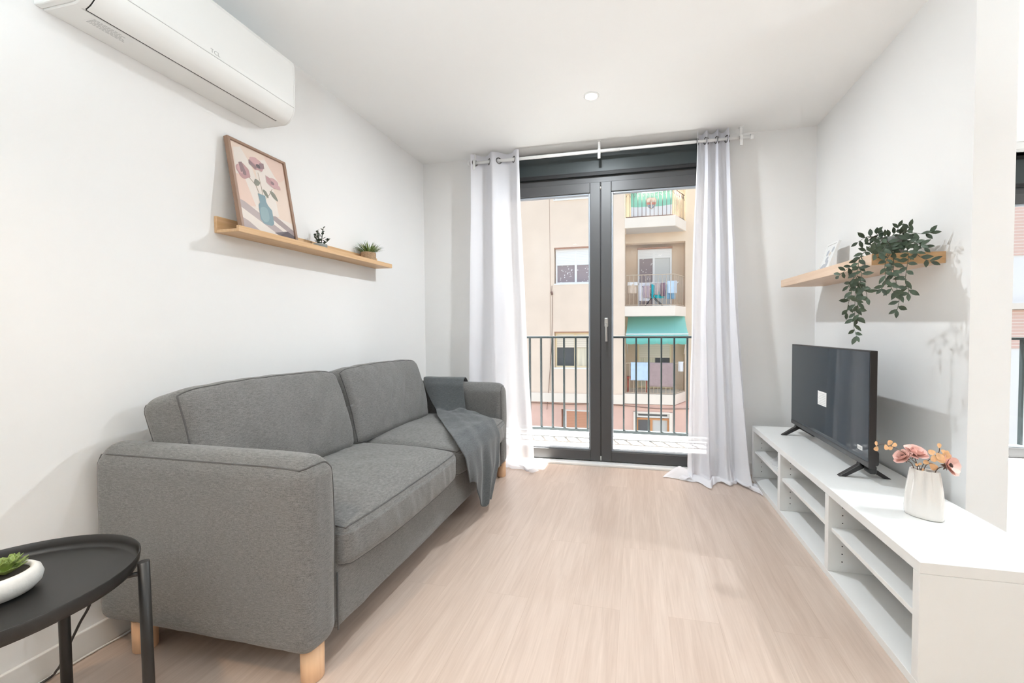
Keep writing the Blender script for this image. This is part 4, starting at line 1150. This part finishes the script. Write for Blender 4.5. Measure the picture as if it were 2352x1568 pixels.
def far_window(x0, x1, z0, z1, y, sh, slat, frame, panes, mull, reveal=True, sill=True):
    f = bpy.data.objects.new('window', None); COL.objects.link(f); f.parent = AB; f.location = (0, 0, 0)
    t = .05
    bm = bx(x0, x0 + t, y, y + .06, z0, z1); box(bm, x1 - t, x1, y, y + .06, z0, z1); box(bm, x0 + t, x1 - t, y, y + .06, z0, z0 + t); box(bm, x0 + t, x1 - t, y, y + .06, z1 - t, z1)
    for mx_ in mull: box(bm, mx_ - .035, mx_ + .035, y - .005, y + .06, z0 + t, z1 - t)
    part('frame', bm, frame, f)
    if sh: part('shutter', bx(x0 + t, x1 - t, y + .008, y + .03, sh, z1 - t), slat, f)
    for (a, b, m) in panes: part('pane', bx(a, b, y + .035, y + .045, z0 + t, (sh or z1 - t)), m, f)
    if reveal: part('lintel', bx(x0 - .01, x1 + .01, y - .12, y + .06, z1, z1 + .035), REVEAL, f)
    if sill: part('sill', bx(x0 - .03, x1 + .03, y - .14, y + .02, z0 - .035, z0), UPVC, f)
    return f
far_window(-2.48, -1.03, 2.56, 3.65, Y0 + .13, 3.14, SLATW, UPVC, [(-2.43, -1.85, DOTC), (-1.85, -1.08, DOTC)], [-1.84])
far_window(-2.50, -1.02, -.07, 1.03, Y0 + .13, .56, SLATC, CREAMF, [(-2.45, -1.88, PANE), (-1.88, -1.07, CURTC)], [-1.86])
far_window(-2.48, -1.06, 5.16, 6.27, Y0 + .10, 5.3, SLATW, UPVC, [(-2.43, -1.1, PANEL_)], [])
far_window(.06, 1.13, 1.84, 3.73, Y2 - .06, 3.43, SLATW, UPVC, [(.11, .55, DOTC), (.55, 1.08, PANEL_)], [.565], True, False)
far_window(.06, 1.13, -.80, 1.05, Y2 - .06, .19, SLATC, CREAMF, [(.11, .62, CURTC), (.62, 1.08, PANE)], [], False, False)
far_window(.06, 1.13, 4.5, 6.3, Y2 - .06, 5.4, SLATW, UPVC, [(.11, .55, PANEL_), (.55, 1.08, PANEL_)], [.565], False, False)
far_window(-2.20, -.87, -2.72, -1.40, Y0 + .12, -2.6, SLATB, UPVC, [], [], False, True)
far_window(.02, .98, -4.4, -1.58, Y0 + .12, None, None, WOODF, [(.07, .43, PANE), (.43, .93, PANEL_)], [.46], False, False)
far_window(.02, .98, -1.56, -1.40, Y0 + .12, None, None, UPVC, [(.07, .93, PANE)], [], False, False)
bm = bx(-.07, .02, Y0 - .02, Y0 + .2, -4.55, -1.37); box(bm, .98, 1.07, Y0 - .02, Y0 + .2, -4.55, -1.37); box(bm, .02, .98, Y0 - .02, Y0 + .2, -1.40, -1.36)
part('door_surround', bm, CREAM, AB)
bm = new(); tube(bm, catmull([(-3.6, Y0 - .03, -1.19), (-2.2, Y0 - .03, -1.21), (-1.2, Y0 - .03, -1.17), (-.2, Y0 - .03, -1.20), (.7, Y0 - .03, -1.25), (1.6, Y0 - .03, -1.22)], 6), .014, 6)
part('facade_cable', bm, RUST, AB)
bm = new(); tube(bm, catmull([(-2.57, Y0 - .02, 2.5), (-2.58, Y0 - .03, 2.25), (-2.56, Y0 - .02, 2.0), (-2.6, Y0 - .02, .5), (-2.75, Y0 - .02, -1.4)], 6), .008, 6); tube(bm, [(-2.585, Y0 - .03, 2.31), (-2.56, Y0 - .04, 2.22)], .03, 8)
part('drop_cable', bm, RUST, AB)
def far_rail(z, h, m, zig):
    t = bpy.data.objects.new('railing', None); COL.objects.link(t); t.parent = AB
    A = Vector((XE + .03, Y0 + .04, z)); B = Vector((1.12, Y0 + .04, z)); C2 = Vector((1.46, Y1 - .05, z)); up = Vector((0, 0, 1))
    bm = new()
    for zz in (.03, h): tube(bm, [A + up * zz, B + up * zz, C2 + up * zz], .013, 6)
    part('rail', bm, m, t)
    if zig:
        bm = new(); zg = []
        for k in range(23): zg.append(A.lerp(B, k / 22) + up * (h - .10 + (.06 if k % 2 else -.06)))
        for k in range(1, 9): zg.append(B.lerp(C2, k / 8) + up * (h - .10 + (.06 if k % 2 else -.06)))
        tube(bm, zg, .007, 5); part('zigzag', bm, m, t)
    first = None
    for (P0, P1, n) in ((A, B, 12), (B, C2, 8)):
        for k in range(n):
            p = P0.lerp(P1, k / n)
            if first is None:
                bm = new(); tube(bm, [(0, 0, .03), (0, 0, h)], .008, 6); first = obj('baluster', bm, m, t); b = first
            else:
                b = first.copy(); COL.objects.link(b); b.parent = t
            b.location = p - Vector(AB.location)
    return t
far_rail(4.46, .78, RUST, True); far_rail(1.82, .93, BEIGEI, False); far_rail(-.83, .93, BEIGEI, False)
part('lamp_box', bx(1.60, 1.74, Y1 - .12, Y1, -1.95, -1.5), UPVC, AB)

GREENW = mat('flag_green', (.30, .66, .50), .8); FWHITE = mat('flag_white', (.82, .82, .82), .8)
CREST = [mat('crest_' + n, c, .8) for n, c in dict(edge=(.62, .48, .36), sand=(.76, .66, .54), red=(.66, .25, .18), blue=(.16, .28, .42)).items()]
def cloth(name, label, cat, x0, x1, z0, z1, y, m, group=None, sag=.0, wav=.03, n=(14, 12), lower=None, seed=0, slope=0):
    def f(u, v):
        x = lerp(x0, x1, u) - (u - .5) * .1 * (1 - v) * sag * 3; z = lerp(z0, z1, v) - sag * 4 * u * (1 - u) * v + slope * u
        return Vector((x, y + wav * math.sin(u * 11 + seed) * (1.1 - v) + wav * .6 * fbm((u * 3, v * 3, seed), 1, 2), z))
    o = sheet(f, *n, name, m, None, solid=.012)
    if lower is not None:
        me = o.data
        for p in me.polygons:
            if (p.index // n[0] + .5) / n[1] < lower: p.material_index = 1
    tag(o, label, cat, group); return f, o
# flag with a crest on the top balcony
ff, fo = cloth('flag', 'green and white flag with a crest on the uppermost balcony across the street', 'flag', -.16, 1.05, 4.50, 5.28, Y0 + .10, [GREENW, FWHITE], sag=.07, wav=.02, n=(24, 20), lower=.42)
bm = new()
def crest(pts, mi, d):
    vs_ = [bm.verts.new(ff(.5 + a * .13, .53 + b * .24) + Vector((0, -.016 - d * .002, 0))) for a, b in pts]; bm.faces.new(vs_).material_index = mi
crest([(-1, .6), (-.7, 1), (.7, 1), (1, .6), (.95, -.1), (.6, -.7), (0, -1.05), (-.6, -.7), (-.95, -.1)], 0, 0)
crest([(-.82, .55), (-.6, .88), (.6, .88), (.82, .55), (.8, .2), (-.8, .2)], 1, 1)
crest([(-.8, .15), (.8, .15), (.75, -.2), (-.75, -.2)], 2, 1)
crest([(-.72, -.28), (.72, -.28), (.5, -.65), (0, -.92), (-.5, -.65)], 3, 1)
crest([(-.3, .25), (.3, .25), (.22, .6), (0, .82), (-.22, .6)], 0, 2)
crest([(-.1, .25), (.1, .25), (.1, -.85), (-.1, -.85)], 1, 2)
crest([(-.6, -.35), (-.1, -.5), (-.2, -.55), (-.6, -.45)], 1, 2); crest([(.1, -.45), (.6, -.35), (.5, -.5), (.1, -.6)], 1, 2)
o = obj('crest', bm, CREST, fo)
# awning on the middle-lower balcony
TEAL = mat_sheer('teal_canvas', (.32, .80, .75), .10, .4)
aw = thing('awning', 'teal fabric awning lowered over the lowest balcony across the street', 'awning', (.6, Y1, 1.5))
def awn(u, v):
    x = lerp(-.29, 1.50, u) + (.05 * (1 - u) * v - .02 * u * v); y = lerp(Y0 - .10, Y1 - .02, v); z = lerp(.98, 1.56, v) - .06 * math.sin(PI * v) * (1 + .3 * math.sin(u * 8))
    return Vector((x, y, z))
bm = new(); nu, nv = 24, 10
g = [[bm.verts.new(awn(i / nu, j / nv)) for i in range(nu + 1)] for j in range(nv + 1)]
for j in range(nv):
    for i in range(nu): bm.faces.new((g[j][i], g[j][i + 1], g[j + 1][i + 1], g[j + 1][i]))
part('canopy', bm, TEAL, aw, smooth=True)
bm = new(); nu = 60; top = []; bot = []
for i in range(nu + 1):
    u = i / nu; p = awn(u, 0); top.append(bm.verts.new(p)); bot.append(bm.verts.new(p + Vector((0, -.015 + .02 * math.sin(u * 21), -.28 - .028 * abs(math.sin(u * PI * 6))))))
for i in range(nu): bm.faces.new((top[i], top[i + 1], bot[i + 1], bot[i]))
part('valance', bm, TEAL, aw, smooth=True, solid=.004)
bm = new(); tube(bm, [(-.30, Y0 - .10, .975), (1.50, Y0 - .10, .975)], .018, 8); part('front_bar', bm, UPVC, aw)
bm = new(); tube(bm, [(-.24, Y1 - .03, 1.56), (1.49, Y1 - .03, 1.56)], .035, 8); part('roller', bm, UPVC, aw)
bm = new()
for x in (-.27, 1.47): tube(bm, [(x, Y1 - .02, .35), (x, Y0 - .1, .96)], .012, 6)
part('side_arm', bm, UPVC, aw)
# washing
C_ = lambda n, c: mat(n, c, .9, var=.06, vscale=8)
cloth('towel', 'pale blue towel over the lowest balcony railing across the street', 'towel', -.15, .35, -.42, .125, Y0 + .01, C_('blue_towel', (.54, .68, .88)), wav=.018)
cloth('towel', 'mauve brown towel over the lowest balcony railing across the street', 'towel', .39, 1.08, -.60, .125, Y0 + .01, C_('mauve_towel', (.40, .30, .30)), wav=.012)
cloth('towel', 'white cloth over the slanted end of the lowest balcony railing', 'towel', 1.26, 1.40, -.16, .14, Y0 + .30, C_('white_towel', (.84, .84, .86)), wav=.01)
dr = thing('drying_rack', 'folding laundry drying rack on the middle balcony across the street', 'drying rack', (.55, Y0 + .45, 1.825))
DK = mat('dark_rack', (.05, .06, .08), .5)
bm = new()
for yy in (Y0 + .25, Y0 + .62): tube(bm, [(.12, yy, 2.50), (.80, yy, 1.84)], .012, 6); tube(bm, [(.80, yy, 2.50), (.28, yy, 1.84)], .012, 6)
part('crossed_legs', bm, DK, dr)
bm = new()
for k in range(6): tube(bm, [(-.24, Y0 + .2 + k * .09, 2.53), (1.25, Y0 + .2 + k * .09, 2.53)], .007, 5)
for x in (-.24, .1, .85, 1.25): tube(bm, [(x, Y0 + .2, 2.53), (x, Y0 + .65, 2.53)], .009, 5)
part('wires', bm, UPVC, dr)
G = 'laundry on the drying rack'
cloth('garment', 'beige garment at the left end of the drying rack', 'laundry', -.24, .02, 2.22, 2.53, Y0 + .19, C_('beige_cloth', (.70, .58, .48)), G, wav=.03, seed=1)
cloth('garment', 'white top laid over the left end of the drying rack', 'laundry', -.25, .05, 2.46, 2.56, Y0 + .165, C_('white_cloth', (.84, .84, .84)), G, wav=.03, seed=2)
cloth('garment', 'long white sheet hanging low from the drying rack', 'laundry', .09, .42, 1.98, 2.54, Y0 + .24, C_('sheet_cloth', (.74, .74, .80)), G, wav=.03, seed=3)
cloth('garment', 'small mauve garment in front of the white sheet', 'laundry', .22, .42, 2.08, 2.44, Y0 + .19, C_('mauve_cloth', (.48, .38, .42)), G, wav=.03, seed=4)
cloth('garment', 'bright teal garment hanging in the middle of the drying rack', 'laundry', .46, .82, 2.06, 2.50, Y0 + .24, C_('teal_cloth', (.02, .50, .58)), G, wav=.04, seed=5, sag=.05)
cloth('garment', 'grey mauve garment over the teal one on the rack', 'laundry', .56, .72, 2.16, 2.52, Y0 + .19, C_('grey_cloth', (.52, .45, .45)), G, wav=.03, seed=6)
cloth('garment', 'dark plum garment between teal and light blue laundry', 'laundry', .73, .86, 2.12, 2.52, Y0 + .19, C_('plum_cloth', (.30, .20, .25)), G, wav=.03, seed=7)
cloth('garment', 'light blue shirt at the right end of the drying rack', 'laundry', .92, 1.19, 2.20, 2.57, Y0 + .19, C_('sky_cloth', (.60, .76, .92)), G, wav=.03, seed=8)
cloth('garment', 'mid blue garment hanging below the light blue shirt', 'laundry', .88, 1.16, 2.03, 2.46, Y0 + .24, C_('mid_blue_cloth', (.24, .42, .58)), G, wav=.03, seed=9)
ch = thing('garden_chair', 'red chair on the lowest balcony across the street', 'chair', (.1, Y0 + .45, -.83))
REDP = mat('red_plastic', (.55, .12, .09), .5)
bm = new()
for x in (-.24, .32): 
    for yy in (.30, .62): tube(bm, [(x, Y0 + yy, -.828), (x, Y0 + yy, -.38)], .022, 6)
part('legs', bm, REDP, ch); part('seat', bx(-.27, .35, Y0 + .27, Y0 + .65, -.40, -.36), REDP, ch)
# neighbour building seen past the end of the partition
NB = thing('neighbour_building', 'pale building with salmon brick bands seen through the bedroom window', 'building', (11, 13.6, -4.6))
part('wall', bx(6.6, 16, 13.6, 16, -4.6, 9), mat('bright_render', (.84, .82, .80), .9), NB)
BRK = mat_stripes('salmon_brick', (.74, .50, .42), (.82, .70, .64), .09, duty=.2)
bm = bx(6.6, 16, 13.57, 13.6, 3.1, 4.9); box(bm, 6.6, 16, 13.57, 13.6, .55, 1.6); box(bm, 6.6, 16, 13.57, 13.6, 5.9, 7.2)
part('brick_band', bm, BRK, NB)
part('cornice', bx(6.6, 16, 13.4, 13.6, 1.62, 1.78), CREAM, NB)
struct(obj('street', bx(-12, 18, 4.5, 12.6, -4.9, -4.6), mat('asphalt', (.05, .05, .05), .9)))
struct(obj('ground', bx(-14, 20, -6, 20, -5.2, -4.9), mat('ground_base', (.06, .06, .06), .9)))
struct(obj('wall_added_skin_upper', bx(WL, 1.27, 3.531, 3.56, 2.56, 4.2), RENDER_OWN))  # added thin skin, dark to cut bounced sunlight
struct(obj('wall_added_skin_bedroom', bx(1.272, XR, 4.301, 4.33, 2.5, 4.2), RENDER_OWN))  # added over the sunlit outer wall to cut its bounce
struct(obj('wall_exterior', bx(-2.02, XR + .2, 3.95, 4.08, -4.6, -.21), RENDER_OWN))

downlight(-.273, 2.562, 'round recessed ceiling light above the balcony door', LP1, LC)
downlight(2.9, 1.6, 'added recessed ceiling light, unseen in the bedroom', LP4, LC)  # added lamp out of view that brightens the next room
downlight(-1.0, -.15, 'warm recessed ceiling light behind the camera nearer the tray table', LP3, WC, 110)
downlight(.45, -1.5, 'warm recessed ceiling light behind the camera nearer the back wall', LP3, WC, 110)
def uplighter(x, y, label, power, col):  # added lamps, out of view, that brighten the ceiling and walls
    t = thing('fill_uplighter', label, 'added fill light', (x, y, 0), 'added fill lights out of view')
    bm = new(); r = lathe(bm, [(.14, 0), (.14, .012), (.02, .02), (.012, .03)], 32); cap(bm, r[0], True); obj('base', bm, BLACK, t)
    bm = new(); tube(bm, [(0, 0, .02), (0, 0, 1.42)], .011, 12); obj('pole', bm, BLACK, t)
    bm = new(); lathe(bm, [(.012, 1.41), (.06, 1.43), (.13, 1.50), (.15, 1.54), (.147, 1.54), (.125, 1.50), (.055, 1.44), (.001, 1.435)], 32); obj('bowl_shade', bm, WMETAL, t)
    L = bpy.data.lights.new('fill_uplighter_lamp', 'AREA'); L.shape = 'DISK'; L.size = .2; L.energy = power; L.color = col
    lo = bpy.data.objects.new('fill_uplighter_lamp', L); COL.objects.link(lo); lo.location = (0, 0, 1.515); lo.rotation_euler = (PI, 0, 0); lo.parent = t
uplighter(-.45, -.75, 'added fill light on a stand, unseen behind the camera', UP1, UC)
uplighter(.75, -1.7, 'added warm fill light on a stand, unseen behind the camera', UP2, (1, .84, .64))
uplighter(3.7, .7, 'added fill light on a stand, unseen in the bedroom', UP3, UC)
